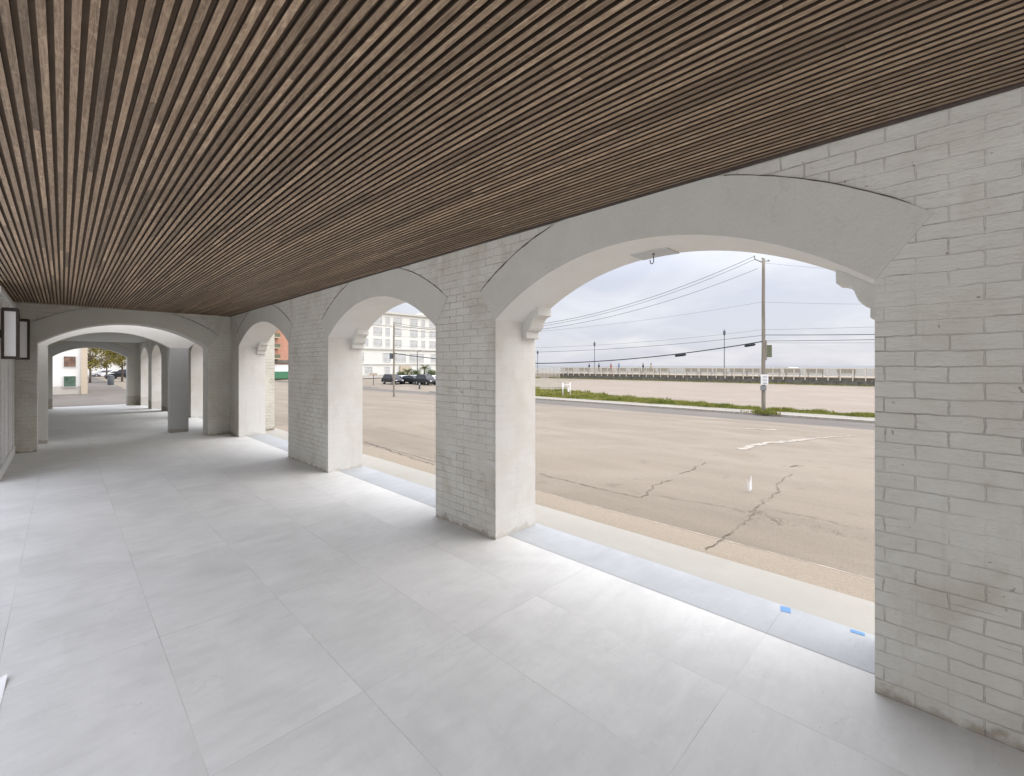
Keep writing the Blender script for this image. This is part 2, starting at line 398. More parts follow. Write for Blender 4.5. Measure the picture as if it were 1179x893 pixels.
# ---------------------------------------------------------------- the arcade building
SPR, TOPZ, CEIL, BAND = 2.02, 3.3, 2.76, .35
def arc(a, b, rise=.455):
    h = (b - a) / 2; Rr = (h * h + rise * rise) / (2 * rise); c = (a + b) / 2; zc = SPR + rise - Rr
    return c, zc, Rr
def arched_wall(root, s0, s1, ops, f, base=0.0, band_lo=True, band_hi=False, mats=('brick', 'brick_jamb', 'stucco'), clip=CEIL, rise=.455, corbels=None, T=.55, rises=None, TOPZ=TOPZ):
    """f(s, z, n) -> world, n from 0 (near face) to T (far face)"""
    br, jm, st = (M.get(m) for m in mats)
    edges = [s0] + [e for o in ops for e in o] + [s1]
    for i in range(0, len(edges), 2):
        a, b = edges[i], edges[i + 1]
        if b - a < .01: continue
        m = MB()
        m.face([f(a, base, 0), f(b, base, 0), f(b, SPR, 0), f(a, SPR, 0)], 0)
        m.face([f(b, base, T), f(a, base, T), f(a, SPR, T), f(b, SPR, T)], 0)
        m.face([f(a, base, T), f(a, base, 0), f(a, SPR, 0), f(a, SPR, T)], 1)
        m.face([f(b, base, 0), f(b, base, T), f(b, SPR, T), f(b, SPR, 0)], 1)
        m.face([f(a, base, 0), f(a, base, T), f(b, base, T), f(b, base, 0)], 1)
        m.build('pier', [br, jm], root)
    m = MB()
    for i in range(0, len(edges), 2):
        a, b = edges[i], edges[i + 1]
        if b - a < .01: continue
        m.face([f(a, SPR, 0), f(b, SPR, 0), f(b, TOPZ, 0), f(a, TOPZ, 0)], 0)
        m.face([f(b, SPR, T), f(a, SPR, T), f(a, TOPZ, T), f(b, TOPZ, T)], 0)
    for io, (a, b) in enumerate(ops):
        c, zc, Rr = arc(a, b, rises[io] if rises else rise); N = 40
        a0 = math.atan2(SPR - zc, a - c); a1 = math.atan2(SPR - zc, b - c)
        pts = [(c + Rr * math.cos(lerp(a0, a1, k / N)), zc + Rr * math.sin(lerp(a0, a1, k / N))) for k in range(N + 1)]
        for (p, q) in zip(pts, pts[1:]):
            m.face([f(p[0], p[1], 0), f(q[0], q[1], 0), f(q[0], TOPZ, 0), f(p[0], TOPZ, 0)], 0)
            m.face([f(q[0], q[1], T), f(p[0], p[1], T), f(p[0], TOPZ, T), f(q[0], TOPZ, T)], 0)
            m.face([f(p[0], p[1], 0), f(p[0], p[1], T), f(q[0], q[1], T), f(q[0], q[1], 0)], 1)
    m.face([f(s0, TOPZ, 0), f(s1, TOPZ, 0), f(s1, TOPZ, T), f(s0, TOPZ, T)], 0)
    for s in (s0, s1): m.face([f(s, SPR, 0), f(s, SPR, T), f(s, TOPZ, T), f(s, TOPZ, 0)], 0)
    m.build('spandrel', [br, M['stucco_white'] if jm != M['stucco_grey'] else jm], root)
    for (a, b) in (ops if st else []):
        c, zc, Rr = arc(a, b, rise); N = 48
        a0 = math.atan2(SPR - zc, a - c); a1 = math.atan2(SPR - zc, b - c)
        for side in ([0] if band_lo else []) + ([1] if band_hi else []):
            n0, n1 = ((-.006, 0) if side == 0 else (T + .006, T))
            m = MB()
            def rim(t, r):
                an = lerp(a0, a1, t); s_, z_ = c + r * math.cos(an), zc + r * math.sin(an)
                if z_ > clip - .004:
                    r2 = (clip - .004 - zc) / math.sin(an); s_, z_ = c + r2 * math.cos(an), clip - .004
                return s_, z_
            for k in range(N):
                i0, i1 = rim(k / N, Rr), rim((k + 1) / N, Rr); o0, o1 = rim(k / N, Rr + BAND), rim((k + 1) / N, Rr + BAND)
                m.face([f(*i0, n0), f(*i1, n0), f(*o1, n0), f(*o0, n0)])
                m.face([f(*o0, n0), f(*o1, n0), f(*o1, n1), f(*o0, n1)])
                m.face([f(*i0, n0), f(*i1, n0), f(*i1, n1), f(*i0, n1)])
            for t in (0, 1):
                i0, o0 = rim(t, Rr), rim(t, Rr + BAND)
                m.face([f(*i0, n0), f(*o0, n0), f(*o0, n1), f(*i0, n1)])
            m.build('arch_band', [st], root, smooth=False)
            if side == 0:                                   # the open joint above the band
                for t0, t1 in ((.03, .34), (.70, 1.0)):
                    m = MB(); K = 26; rr = random.Random(int(a * 100) + int(t0 * 10)); w = 0
                    L = []
                    for k in range(K + 1):
                        t = lerp(t0, t1, k / K); an = lerp(a0, a1, t)
                        w = w * .7 + rr.uniform(-.0016, .0016)
                        r_ = Rr + BAND + .003 + w; wd = (.0062 if t1 == 1.0 else .0028) * rr.uniform(.5, 1.25) * min(1, 3 * (1 - abs(2 * k / K - 1)) + .2)
                        pts2 = []
                        for rr_ in (r_ - wd, r_ + wd):
                            z_ = zc + rr_ * math.sin(an)
                            pts2.append((c + rr_ * math.cos(an), z_))
                        if max(q[1] for q in pts2) < clip - .01: L.append(pts2)
                    for p, q in zip(L, L[1:]):
                        m.face([f(*p[0], -.0085), f(*q[0], -.0085), f(*q[1], -.0085), f(*p[1], -.0085)])
                        m.face([f(*p[1], -.0085), f(*q[1], -.0085), f(*q[1], 0), f(*p[1], 0)])
                        m.face([f(*p[0], -.0085), f(*q[0], -.0085), f(*q[0], -.006), f(*p[0], -.006)])
                    if L: m.build('open_joint', [M['crack']], root)
    if corbels:
        for (a, b) in ops:
            c, zc, Rr = arc(a, b, rise)
            for sgn, jm_ in ((1, a), (-1, b)):
                pr = [(-.004, 1.862), (.05, 1.862), (.053, 1.868), (.053, 1.926), (.048, 1.932), (.072, 1.936), (.090, 1.947), (.104, 1.966), (.114, 1.99), (.124, 2.02),
                      (.139, 2.045), (.160, 2.062), (.182, 2.07), (.205, 2.074), (.21, 2.08)]
                top = []
                for p_ in (.21, .15, .1, .05, -.004):
                    s_ = jm_ + sgn * p_; top.append((p_, zc + math.sqrt(max(0, Rr * Rr - (s_ - c) ** 2)) + .012))
                m = MB()
                m.prism(pr + top, lambda p_, z_: f(jm_ + sgn * p_, z_, corbels[0]), lambda p_, z_: f(jm_ + sgn * p_, z_, corbels[1]))
                m.build('corbel', [M['corbel']], root, bevel=.004)

WX = 2.8
fr = lambda s, z, n: (WX + n, s, z)
w = empty('arcade_wall', (0, 0, 0), label='long painted brick arcade wall with open arches and corbels along the street', cat='wall')
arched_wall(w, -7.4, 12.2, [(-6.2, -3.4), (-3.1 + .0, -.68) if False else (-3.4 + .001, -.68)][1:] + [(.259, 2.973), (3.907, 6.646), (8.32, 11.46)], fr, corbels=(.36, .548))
we = empty('arched_end_wall', (0, 0, 0), label='painted brick cross wall with arch behind the two wall lanterns', cat='wall')
fe = lambda Y0: (lambda s, z, n: (s, Y0 + n, z))
arched_wall(we, -.98, 3.78, [(-.34, 2.36)], fe(12.2), TOPZ=2.87)  # top kept low so light reaches the cross wall behind
w2 = empty('arched_cross_wall', label='white cross wall with grey pier and lower arch, right behind the brick arch', cat='wall')
arched_wall(w2, -.98, 3.38, [(-.22, 1.80), (2.17, 3.0)], fe(13.3), mats=('stucco_white', 'stucco_white', None), T=.3, rises=[.32, .2])
[o for o in KIDS(w2) if o.name.startswith('pier')][1].data.materials[0] = M['stucco_grey']
w3 = empty('arched_cross_wall', label='grey farthest cross wall whose arch frames the trees', cat='wall')
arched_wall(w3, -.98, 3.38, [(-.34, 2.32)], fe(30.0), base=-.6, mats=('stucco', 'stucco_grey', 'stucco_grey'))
sb = empty('arcade_side_wall', label='white street side wall of the short bay behind the brick arch', cat='wall')
m = MB(); m.box(WX, WX + .55, 12.752, 13.298, -.02, TOPZ); m.build('pier', [M['stucco_white']], sb)
sb['label'] = 'short white stub of street wall in the slot behind the brick arch'
sc_ = empty('arcade_side_wall', label='street side wall with arches of the farthest covered bay', cat='wall')
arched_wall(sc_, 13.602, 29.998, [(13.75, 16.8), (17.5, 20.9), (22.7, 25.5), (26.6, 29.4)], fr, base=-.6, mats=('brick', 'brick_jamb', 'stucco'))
# ceiling : slats running down the passage
m = MB(); pitch, sw, sd = .0411, .0232, .020
X = WX - .045; rw = random.Random(4)
while X > -.62:
    y = -7.2 - rw.uniform(0, 1.5); big = rw.random()
    while y < 12.19:
        L = rw.uniform(.9, 2.6); y2 = min(y + L, 12.195)
        c = (min(1, max(0, rw.gauss(.45, .2) + (.55 if rw.random() < .13 else 0))), rw.random() ** 2, rw.random())
        dz = rw.uniform(0, .0014)
        ya, yb, za, zb = max(y, -7.3), y2 - .0006, CEIL + dz, CEIL + sd
        m.face([(X - sw, ya, za), (X - sw, yb, za), (X, yb, za), (X, ya, za)], 0, c)
        m.face([(X - sw, ya, za), (X - sw, ya, zb), (X - sw, yb, zb), (X - sw, yb, za)], 3, c)
        m.face([(X, ya, za), (X, yb, za), (X, yb, zb), (X, ya, zb)], 3, c)
        m.face([(X - sw, yb, za), (X - sw, yb, zb), (X, yb, zb), (X, yb, za)], 3, c)
        y = y2
    X -= pitch * rw.uniform(.985, 1.015)
slats_edge = X
m.box(-.66, WX - .001, -7.35, 12.198, CEIL + sd + .001, CEIL + .06, 1)
m.box(WX - .034, WX - .001, -7.3, 12.197, CEIL - .004, CEIL + sd, 2)  # narrow darker strip along the wall edge of the slats
ce = m.build('ceiling', [M['wood'], M['wood_back'], M['edge_strip'], M['wood_side']]); tag(ce, 'brown timber slat ceiling over the tiled passage', kind='structure')
m = MB(); m.box(-1.0, WX - .002, 13.61, 29.99, CEIL, CEIL + .1)
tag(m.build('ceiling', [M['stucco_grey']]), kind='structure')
for ya, yb in ((-7.5, 10.6), (13.25, 31)):  # unseen roof in two sections, gap added to light the cross wall
    m = MB(); m.box(-1.0, 3.45, ya, yb, (TOPZ if yb > 20 else TOPZ) + .002, TOPZ + .25)
    tag(m.build('roof', [M['stucco']]), kind='structure')

# floor, threshold, strip
def sheet(name, xs, ys, mat, dz=0.0, hf=H, kind='structure', thick=0):
    m = MB(); n = len(ys)
    m.v = [(x, y, hf(x, y) + dz) for x in xs for y in ys]
    for i in range(len(xs) - 1):
        for j in range(n - 1):
            m.f.append((i*n+j, (i+1)*n+j, (i+1)*n+j+1, i*n+j+1)); m.m.append(0); m.c.append(None)
    o = m.build(name, [mat]); tag(o, kind=kind); return o
rng = lambda a, b, k: [lerp(a, b, i / k) for i in range(k + 1)]
def floorz(x, y): return -.4 * sstep(17.2, 29, y) if y > 17.2 else 0
sheet('floor', [-.98, 2.958], rng(-7.4, 17.2, 6) + rng(17.4, 31, 16), M['floor'], 0, floorz)
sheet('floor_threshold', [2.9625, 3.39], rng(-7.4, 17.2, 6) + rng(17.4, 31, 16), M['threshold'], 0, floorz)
sheet('floor_screed', [-.98, 3.39], rng(-7.4, 17.2, 6) + rng(17.4, 31, 16), M['kerb'], -.006, floorz)
def stripz(x, y): return -.006 - .02 * (x - 3.39) + min(0, floorz(x, y))
m = MB(); ys = rng(-40, 12.19, 60) + rng(12.2, 31, 30)
for y0, y1 in zip(ys, ys[1:]):
    j = lambda y: .006 * math.sin(y * 7.3) * math.sin(y * 2.1)
    e0, e1 = 3.9 + j(y0), 3.9 + j(y1)
    a0, a1, b0, b1 = stripz(3.39, y0), stripz(3.39, y1), stripz(3.9, y0), stripz(3.9, y1)
    m.face([(3.392, y0, a0), (e0, y0, b0), (e1, y1, b1), (3.392, y1, a1)])
    m.face([(e0, y0, b0), (e0 + .012, y0, b0 - .012), (e1 + .012, y1, b1 - .012), (e1, y1, b1)], 1)
    m.face([(e0 + .012, y0, b0 - .012), (e0 + .012, y0, H(4, y0) - .1), (e1 + .012, y1, H(4, y1) - .1), (e1 + .012, y1, b1 - .012)], 1)
tag(m.build('pavement', [M['strip'], M['strip']]), kind='structure')
# unseen pale paving added on the left to bounce light into the passage
m = MB(); m.box(-40, -.985, -40, 60, -.3, -.002)
tag(m.build('bounce_paving', [M['bounce_paving']]), kind='structure')
m = MB(); m.box(-.97, 3.38, -30, -7.42, -.3, -.003)
tag(m.build('terrace', [M['bounce_paving']]), kind='structure')  # unseen open ground behind the camera, added to let sky light in
# ground, road, lot, beach, sea
bx = [-300, -60, -40.1]
sheet('ground', rng(-400, 3.9, 12) + rng(4.2, 12, 4) + [29, 31, 64, 74, 110, 190, 400], [-600, -200, -60] + rng(-40, 60, 30) + rng(70, 300, 10) + [900], M['asphalt'], -.05)
road = sheet('road', rng(3.9, 12, 5) + [18, 24.2], rng(-60, 60, 40) + rng(64, 140, 10), M['road'], .0)
sheet('road_edge', [24.2, 29.2], rng(-60, 60, 8) + [140], M['asphalt'], 0)
sheet('side_street', [29.2, 31, 64, 80], [42, 80, 140], M['road'], 0)
sheet('gutter', [3.9, 4.75], rng(-40, 31, 20), M['gutter'], .006)
sheet('far_street', rng(-12, 3.89, 6), [31, 50, 95, 140], M['asphalt'], .0)
lot = sheet('parking_lot', [30.9, 40, 50, 64], rng(-60, 42, 10), M['lot'], .004)
sheet('beach', [63.9, 74, 110, 190], [-400, -100, 0, 60, 120, 400], M['sand'], .004)
m = MB(); m.face([(170, -6000, -3.6), (9000, -6000, -3.6), (9000, 9000, -3.6), (170, 9000, -3.6)])
tag(m.build('sea', [M['sea']]), kind='structure')
# far pavement and kerb
m = MB()
ys = rng(-60, 42, 34)
for y0, y1 in zip(ys, ys[1:]):
    for prof in [[(29.2, .0), (29.2, .12), (29.22, .135)], [(29.22, .135), (29.4, .14)]]:
        for (xa, za), (xb, zb) in zip(prof, prof[1:]):
            q = lambda x, z, y: (x, y, P(29.2) + z)
            m.face([q(xa, za, y0), q(xb, zb, y0), q(xb, zb, y1), q(xa, za, y1)], 0)
tag(m.build('kerb', [M['kerb']]), kind='structure')
sheet('far_pavement', [29.4, 31.0], ys, M['concrete'], 0, lambda x, y: P(29.2) + .137)
# seams and cracks in the road
def ribbon(m, pts, w, dz=.008, jit=0, seed=1):
    rr = random.Random(seed); out = []
    for p, q in zip(pts, pts[1:]):
        n = max(2, int((q - p).length / (.12 if jit < .02 else .05))); n = min(n, 120); wk = 0
        t = q - p; t.z = 0; t.normalize(); nr = Vector((-t.y, t.x, 0))
        for i in range(n):
            wk = wk * .86 + rr.uniform(-jit, jit) * .9; out.append(p.lerp(q, i / n) + nr * wk * min(1, 4 * (1 - i / n)))
    out.append(pts[-1]); L = []
    for i, p in enumerate(out):
        t = (out[min(i + 1, len(out) - 1)] - out[max(0, i - 1)]); t.z = 0; t.normalize(); nrm = Vector((-t.y, t.x, 0))
        c = p + nrm * rr.uniform(-jit, jit) * .15; ww = w * rr.uniform(.2, 1.2) / 2
        L.append([(c.x + nrm.x * s * ww, c.y + nrm.y * s * ww, H(c.x + nrm.x * s * ww, c.y) + dz) for s in (-1, 1)])
    for a, b in zip(L, L[1:]): m.face([a[0], b[0], b[1], a[1]])
m = MB()
A = lambda *pp: [at(x, y) for x, y in pp]
for i, (pp, w_) in enumerate([([(815, 634), (842, 613)], .02), ([(842, 613), (866, 592)], .008), ([(866, 590), (890, 568), (912, 545)], .014), ([(752, 569), (800, 577), (855, 588)], .010),
              ([(735, 572), (752, 560), (775, 552)], .016), ([(910, 537), (925, 536)], .06),
              ([(620, 545), (680, 560), (735, 572)], .02), ([(780, 545), (812, 532)], .02), ([(880, 585), (940, 596), (1000, 610)], .012), ([(420, 508), (500, 535)], .03), ([(420, 489), (503, 507)], .012)]):
    ribbon(m, A(*pp), w_, .010, .03, i)
c0 = at(866, 591); rc = random.Random(5)
for k in range(30):
    a = rc.uniform(0, 6.28); q = c0 + Vector((rc.gauss(0, .09), rc.gauss(0, .1), 0)); L = rc.uniform(.05, .2)
    ribbon(m, [q, q + Vector((math.cos(a) * L, math.sin(a) * L, 0))], rc.uniform(.003, .009), .0105, .03, k)
for k in range(170):
    q = c0 + Vector((abs(rc.gauss(0, .9)) * -.1 + rc.gauss(0, .12), -abs(rc.gauss(0, .9)), 0)); a = rc.uniform(0, 6.28); L = rc.uniform(.015, .05)
    ribbon(m, [q, q + Vector((math.cos(a) * L, math.sin(a) * L, 0))], rc.uniform(.003, .009), .0105, .01, k)
o = m.build('road_crack', [M['roadcrack']]); tag(o, kind='structure')
m = MB()
ribbon(m, [Vector((4.76, y, 0)) for y in rng(-10, 31, 30)], .02, .011, .004, 3)
o = m.build('road_seam', [M['roadseam']]); tag(o, kind='structure')
m = MB()
for i, (pp, w_) in enumerate([([(850, 517), (880, 510), (930, 505)], .28), ([(930, 505), (985, 501)], .12), ([(858, 493), (895, 494)], .3), ([(618, 470), (634, 471)], .3), ([(420, 508), (503, 531)], .03)]):
    ribbon(m, A(*pp), w_, .009, .012 if w_ < .1 else .04, 50 + i)
o = m.build('road_marking', [M['mark']]); tag(o, kind='structure')

# ---------------------------------------------------------------- things in the passage
# left wall with pale trim, only its far end stands here
lw = empty('panelled_wall', label='white panelled wall with trim strips carrying the two lanterns', cat='wall')
m = MB(); m.box(-.84, -.645, 9.3, 12.19, 0, CEIL - .004); m.build('wall_panel', [M['trim_white']], lw)
for y in (9.95, 10.35, 11.2, 11.55, 12.1):
    m = MB(); m.box(-.644, -.622, y, y + .07, .16, 2.62); m.build('trim_strip', [M['trim_white']], lw, bevel=.003)
m = MB(); m.box(-.644, -.612, 9.3, 12.18, 0, .15); m.build('skirting', [M['trim_white']], lw, bevel=.004)
m = MB(); m.box(-.644, -.60, 9.3, 12.18, 2.62, 2.70); m.build('cornice', [M['trim_white']], lw, bevel=.006)
for y0, y1, base in ((12.752, 13.298, 0), (13.602, 29.998, -.6)):
    lb = empty('passage_wall', label='plain pale left wall stub in the slot past the brick arch' if base == 0 else 'grey left wall with brown door frame in the farthest bay', cat='wall')
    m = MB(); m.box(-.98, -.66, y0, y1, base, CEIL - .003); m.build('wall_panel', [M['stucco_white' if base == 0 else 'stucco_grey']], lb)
    if base:
        m = MB(); m.box(-.659, -.56, 24, 24.15, -.35, 2.1); m.box(-.659, -.56, 25.2, 25.35, -.35, 2.1); m.box(-.659, -.56, 24.151, 25.199, 2.0, 2.1)
        m.build('door_frame', [M['tan']], lb)

def lantern():
    r = empty('wall_lantern', (0, 0, 0), cat='lantern', group='lanterns on the white wall')
    # local: wall at x=0, projects +x; z from 0 to .72
    w_, d0, d1, h = .20, .03, .20, .72
    m = MB(); m.box(0, .012, -.06, .06, .2, .52); m.box(.012, .029, -.03, .03, .3, .42); m.build('wall_plate', [M['bronze']], r, bevel=.003)
    m = MB(); t = .03
    for x in (d0, d1 - t):
        for y in (-w_ / 2, w_ / 2 - t): m.box(x, x + t, y, y + t, .04, h - .04)
    m.box(d0 - .001, d1 + .001, -w_ / 2 - .001, w_ / 2 + .001, 0, .04); m.box(d0 - .001, d1 + .001, -w_ / 2 - .001, w_ / 2 + .001, h - .04, h)
    m.box(d0 + .01, d1 - .01, -w_ / 2 + .01, w_ / 2 - .01, h, h + .012)
    m.build('frame', [M['bronze']], r, bevel=.003)
    m = MB(); m.box(d0 + .008, d1 - .008, -w_ / 2 + .008, w_ / 2 - .008, .04, h - .04); m.build('glass_pane', [M['pane_white']], r)
    return r
l1 = lantern(); l1.location = (-.643, 9.62, 1.69); l1['label'] = 'nearer dark bronze box lantern with white panes, cut by the photo edge'
l2 = copy_tree(l1); l2.location = (-.62, 11.85, 1.70); l2['label'] = 'farther dark bronze box lantern, close to the brick corner'

# hook on its plate under the near arch
c_, zc_, R_ = arc(.259, 2.973)
hk = empty('ceiling_hook', (0, 0, 0), label='steel hook hanging from a patched plate under the largest arch', cat='hook')
def soff(Y): return zc_ + math.sqrt(R_ * R_ - (Y - c_) ** 2)
hx = 3.22; hy = hx / math.tan(YAW + math.atan((752 - 589) / FPX))
m = MB(); ys = [hy - .15 + .3 * i / 8 for i in range(9)]
for a, b in zip(ys, ys[1:]):
    for dz in (-.008,):
        m.face([(3.13, a, soff(a) + dz), (3.345, a, soff(a) + dz), (3.345, b, soff(b) + dz), (3.13, b, soff(b) + dz)])
    for x in (3.13, 3.345): m.face([(x, a, soff(a) - .008), (x, b, soff(b) - .008), (x, b, soff(b) + .004), (x, a, soff(a) + .004)])
for y in (ys[0], ys[-1]): m.face([(3.13, y, soff(y) - .008), (3.345, y, soff(y) - .008), (3.345, y, soff(y) + .004), (3.13, y, soff(y) + .004)])
m.build('mounting_plate', [M['stucco_grey']], hk)
zt = soff(hy) - .004
m = MB(); pts = [(hx, hy, zt), (hx, hy, zt - .062)] + [(hx, hy + .014 - .014 * math.cos(a), zt - .062 - .018 * math.sin(a)) for a in [math.pi * k / 8 for k in range(1, 9)]] + [(hx, hy + .029, zt - .048)]
m.tube(pts, .0038, 8); m.tube([(hx, hy, zt), (hx, hy, zt - .012)], .011, 10); m.build('hook', [M['hook_steel']], hk, smooth=True)

# tape on the threshold, paper on the floor
for i, (px, py, dx, dy, rz, lb) in enumerate([(904, 701, .035, .028, .25, 'larger blue tape square on the tile edge beside the joint'), (987, 727.5, .018, .034, .1, 'smaller blue tape piece on the tile edge near the right pier')]):
    p = at(px, py, .001)
    m = MB(); T = Matrix.Translation((p.x, p.y, 0)) @ Matrix.Rotation(rz, 4, 'Z')
    nx_, ny_ = 6, 6; rr = random.Random(i)
    g = [[T @ Vector((lerp(-dx, dx, a / nx_), lerp(-dy, dy, b / ny_), .0015 + rr.uniform(0, .0012))) for b in range(ny_ + 1)] for a in range(nx_ + 1)]
    for a in range(nx_):
        for b in range(ny_): m.face([g[a][b], g[a+1][b], g[a+1][b+1], g[a][b+1]])
    tag(m.build('tape_piece', [M['tape']]), lb, 'tape', 'blue tape pieces on the threshold')
m = MB(); n = 10
T = Matrix.Translation((-.2, 3.44, 0)) @ Matrix.Rotation(R(-1.5), 4, 'Z')
g = [[T @ Vector((-.3 * a / n, -.42 * b / n, .002 + .02 * (1 - min(1, math.hypot(a, b) / 4)) ** 2)) for b in range(n + 1)] for a in range(n + 1)]
for a in range(n):
    for b in range(n): m.face([g[a][b], g[a+1][b], g[a+1][b+1], g[a][b+1]])
tag(m.build('paper_sheet', [M['paper']], smooth=True), 'white paper sheet lying on the tiled floor', 'paper')
# thin white sliver on the road
p = at(863, 566); m = MB()
m.face([p + Vector((0, 0, .01)), p + Vector((.03, -.02, .05)), p + Vector((.035, -.01, .26)), p + Vector((0, .01, .13))])
m.face([p + Vector((0, 0, .01)), p + Vector((0, .01, .13)), p + Vector((.02, .05, .20)), p + Vector((.03, .04, .02))])
tag(m.build('white_sliver', [M['paper']]), 'thin white sliver standing on the road by the crack', 'litter')

# ---------------------------------------------------------------- utility poles and wires
def pole(px, py, ytop, r0, r1, label):
    b = at(px, py); d = SN * b.x + CS * b.y
    top = CAMH + (421 - ytop) / FPX * d
    r = empty('utility_pole', b, label=label, cat='utility pole', group='wooden utility poles')
    h = top - b.z
    m = MB(); k = 12
    m.tube([(.015 * math.sin(i * 1.3), 0, -.3 + (h + .3) * i / k) for i in range(k + 1)], [lerp(r0, r1, i / k) for i in range(k + 1)], 12)
    m.build('pole_shaft', [M['pole']], r, smooth=True)
    return r, b, d, top, h
pr, pb, pd, ptop, ph = pole(878.5, 477, 298, .12, .085, 'tall wooden utility pole with green box and white sign on the far kerb')
zof = lambda y, d: CAMH + (421 - y) / FPX * d
rt = Vector((CS, -SN, 0)); fw = Vector((SN, CS, 0))
def loc_box(m, px0, px1, y0, y1, d, dep, root):
    """box facing the passage at depth d, in the pole's own coordinates"""
    a = Vector((*ray(px0, d), 0)); b = Vector((*ray(px1, d), 0)); o = root.location
    c = (a + b) / 2; w_ = (b - a).length / 2
    T = Matrix.Translation((c.x - o.x, c.y - o.y, 0)) @ Matrix.Rotation(-YAW, 4, 'Z')
    m.box(-w_, w_, 0, dep, zof(y1, d) - o.z, zof(y0, d) - o.z, 0, None, T)
m = MB(); loc_box(m, 880.8, 888.5, 397.5, 411.5, pd - .12, .3, pr); m.build('equipment_box', [M['greybox']], pr, bevel=.02)
m = MB(); loc_box(m, 879.5, 882.5, 392, 415, pd - .13, .1, pr); m.build('box_bracket', [M['pole']], pr)
m = MB(); loc_box(m, 875.6, 884.2, 431.5, 443.3, pd - .17, .02, pr); so = m.build('sign_plate', [M['sign']], pr, bevel=.004)
m = MB()
for y in (433.4, 434.9, 437.2, 438.4, 440.8, 441.7): loc_box(m, 877 + (y % 1), 882.8 - (y % .7), y, y + .55, pd - .176, .004, pr)
m.build('sign_text', [M['sign_ink']], so).parent = so
m = MB(); loc_box(m, 875, 882, 444.5, 448.5, pd - .14, .02, pr); m.build('metal_band', [M['steel']], pr)
m = MB(); q = Vector((0, 0, ph))
m.tube([q + Vector((0, 0, -.25)), q + rt * -.5 + Vector((0, 0, -.05)), q + rt * -.55 + Vector((0, 0, .12))], .03, 8)
m.tube([q + Vector((0, 0, -.15)), q + rt * .35 + Vector((0, 0, -.15))], .025, 8)
m.build('bracket_arm', [M['pole']], pr)
for k, (dx, dz) in enumerate(((-.55, .12), (.33, -.13), (-.05, .0))):
    m = MB(); m.tube([q + rt * dx + Vector((0, 0, dz)), q + rt * dx + Vector((0, 0, dz + .06)), q + rt * dx + Vector((0, 0, dz + .16))], [.05, .075, .03], 10); m.build('insulator', [M['sign']], pr, smooth=True)
p2, p2b, p2d, p2top, p2h = pole(453, 456, 371, .085, .065, 'thin wooden pole standing in the roadway before the white building')
m = MB(); loc_box(m, 450.8, 455.6, 407.5, 408.3, p2d - .1, .1, p2); m.build('bracket_arm', [M['pole']], p2)
m = MB(); loc_box(m, 448, 451, 407, 413.5, p2d - .15, .3, p2); m.build('traffic_light', [M['lamp_dark']], p2)

def wire(name, A_, B_, thru, r, mat, label, extra=None):
    # parabola from A to B through the photo pixel thru
    A_, B_ = Vector(A_), Vector(B_); px, py = thru
    def pxof(t):
        p = A_.lerp(B_, t); return 589 + FPX * (p.dot(rt)) / max(.01, p.dot(fw))
    lo, hi = 0, 1; up = pxof(1) > pxof(0)
    for _ in range(40):
        mth = (lo + hi) / 2
        if (pxof(mth) < px) == up: lo = mth
        else: hi = mth
    t = lo; p = A_.lerp(B_, t); zt = zof(py, p.dot(fw)); sag = (p.z - zt) / (4 * t * (1 - t))
    pts = []
    for k in range(41):
        u = k / 40; q = A_.lerp(B_, u); q.z -= 4 * sag * u * (1 - u); pts.append(q)
    m = MB(); m.tube(pts, r, 6)
    o = m.build(name, [mat], smooth=True, origin=tuple(pts[0])); tag(o, label, 'cable', 'overhead wires')
    return o, pts
def P3(px, py, d): x, y = ray(px, d); return Vector((x, y, zof(py, d)))
T2 = Vector((p2b.x, p2b.y, 0))
def onp2(y): return Vector((p2b.x, p2b.y, zof(y, p2d)))
wire('power_line', P3(866.5, 296, pd), onp2(372), (640, 370.5), .013, M['wire'], 'uppermost thin wire falling left from the top of the tall pole')
wire('power_line', P3(868.5, 299, pd), onp2(374), (640, 373), .011, M['wire'], 'second thin wire just under the uppermost one, left of the pole')
wire('power_line', P3(872, 309.5, pd), onp2(378), (640, 377), .011, M['wire'], 'third thin wire left of the tall pole, spaced below the top pair')
wire('power_line', P3(877, 348, pd), onp2(388), (740, 369), .007, M['wire_thin'], 'faint middle wire left of the tall pole')
wire('telephone_line', P3(877, 380, pd), onp2(398), (740, 394), .008, M['wire_thin'], 'faint wire above the dark cables left of the tall pole')
wire('telephone_line', P3(877, 386.5, pd), onp2(403), (640, 405), .012, M['wire'], 'dark upper communication cable left of the tall pole')
o, pts = wire('telephone_line', P3(877, 393.5, pd), onp2(407), (700, 415.5), .034, M['wire'], 'thick dark cable with two splice cases left of the tall pole')
for px in (862, 786):
    k = min(range(41), key=lambda i: abs(589 + FPX * pts[i].dot(rt) / pts[i].dot(fw) - px)); p = pts[k]; t = (pts[k+1] - pts[k-1]).normalized()
    m = MB(); q = p + Vector((0, 0, -.10)); L = .34 if px == 786 else .30
    m.tube([q - t * L, q - t * (L - .08), q + t * (L - .08), q + t * L], [.04, .08, .08, .04], 10)
    m.build('splice_case', [M['wire']], o, smooth=True, origin=tuple(pts[0])).location = (0, 0, 0)
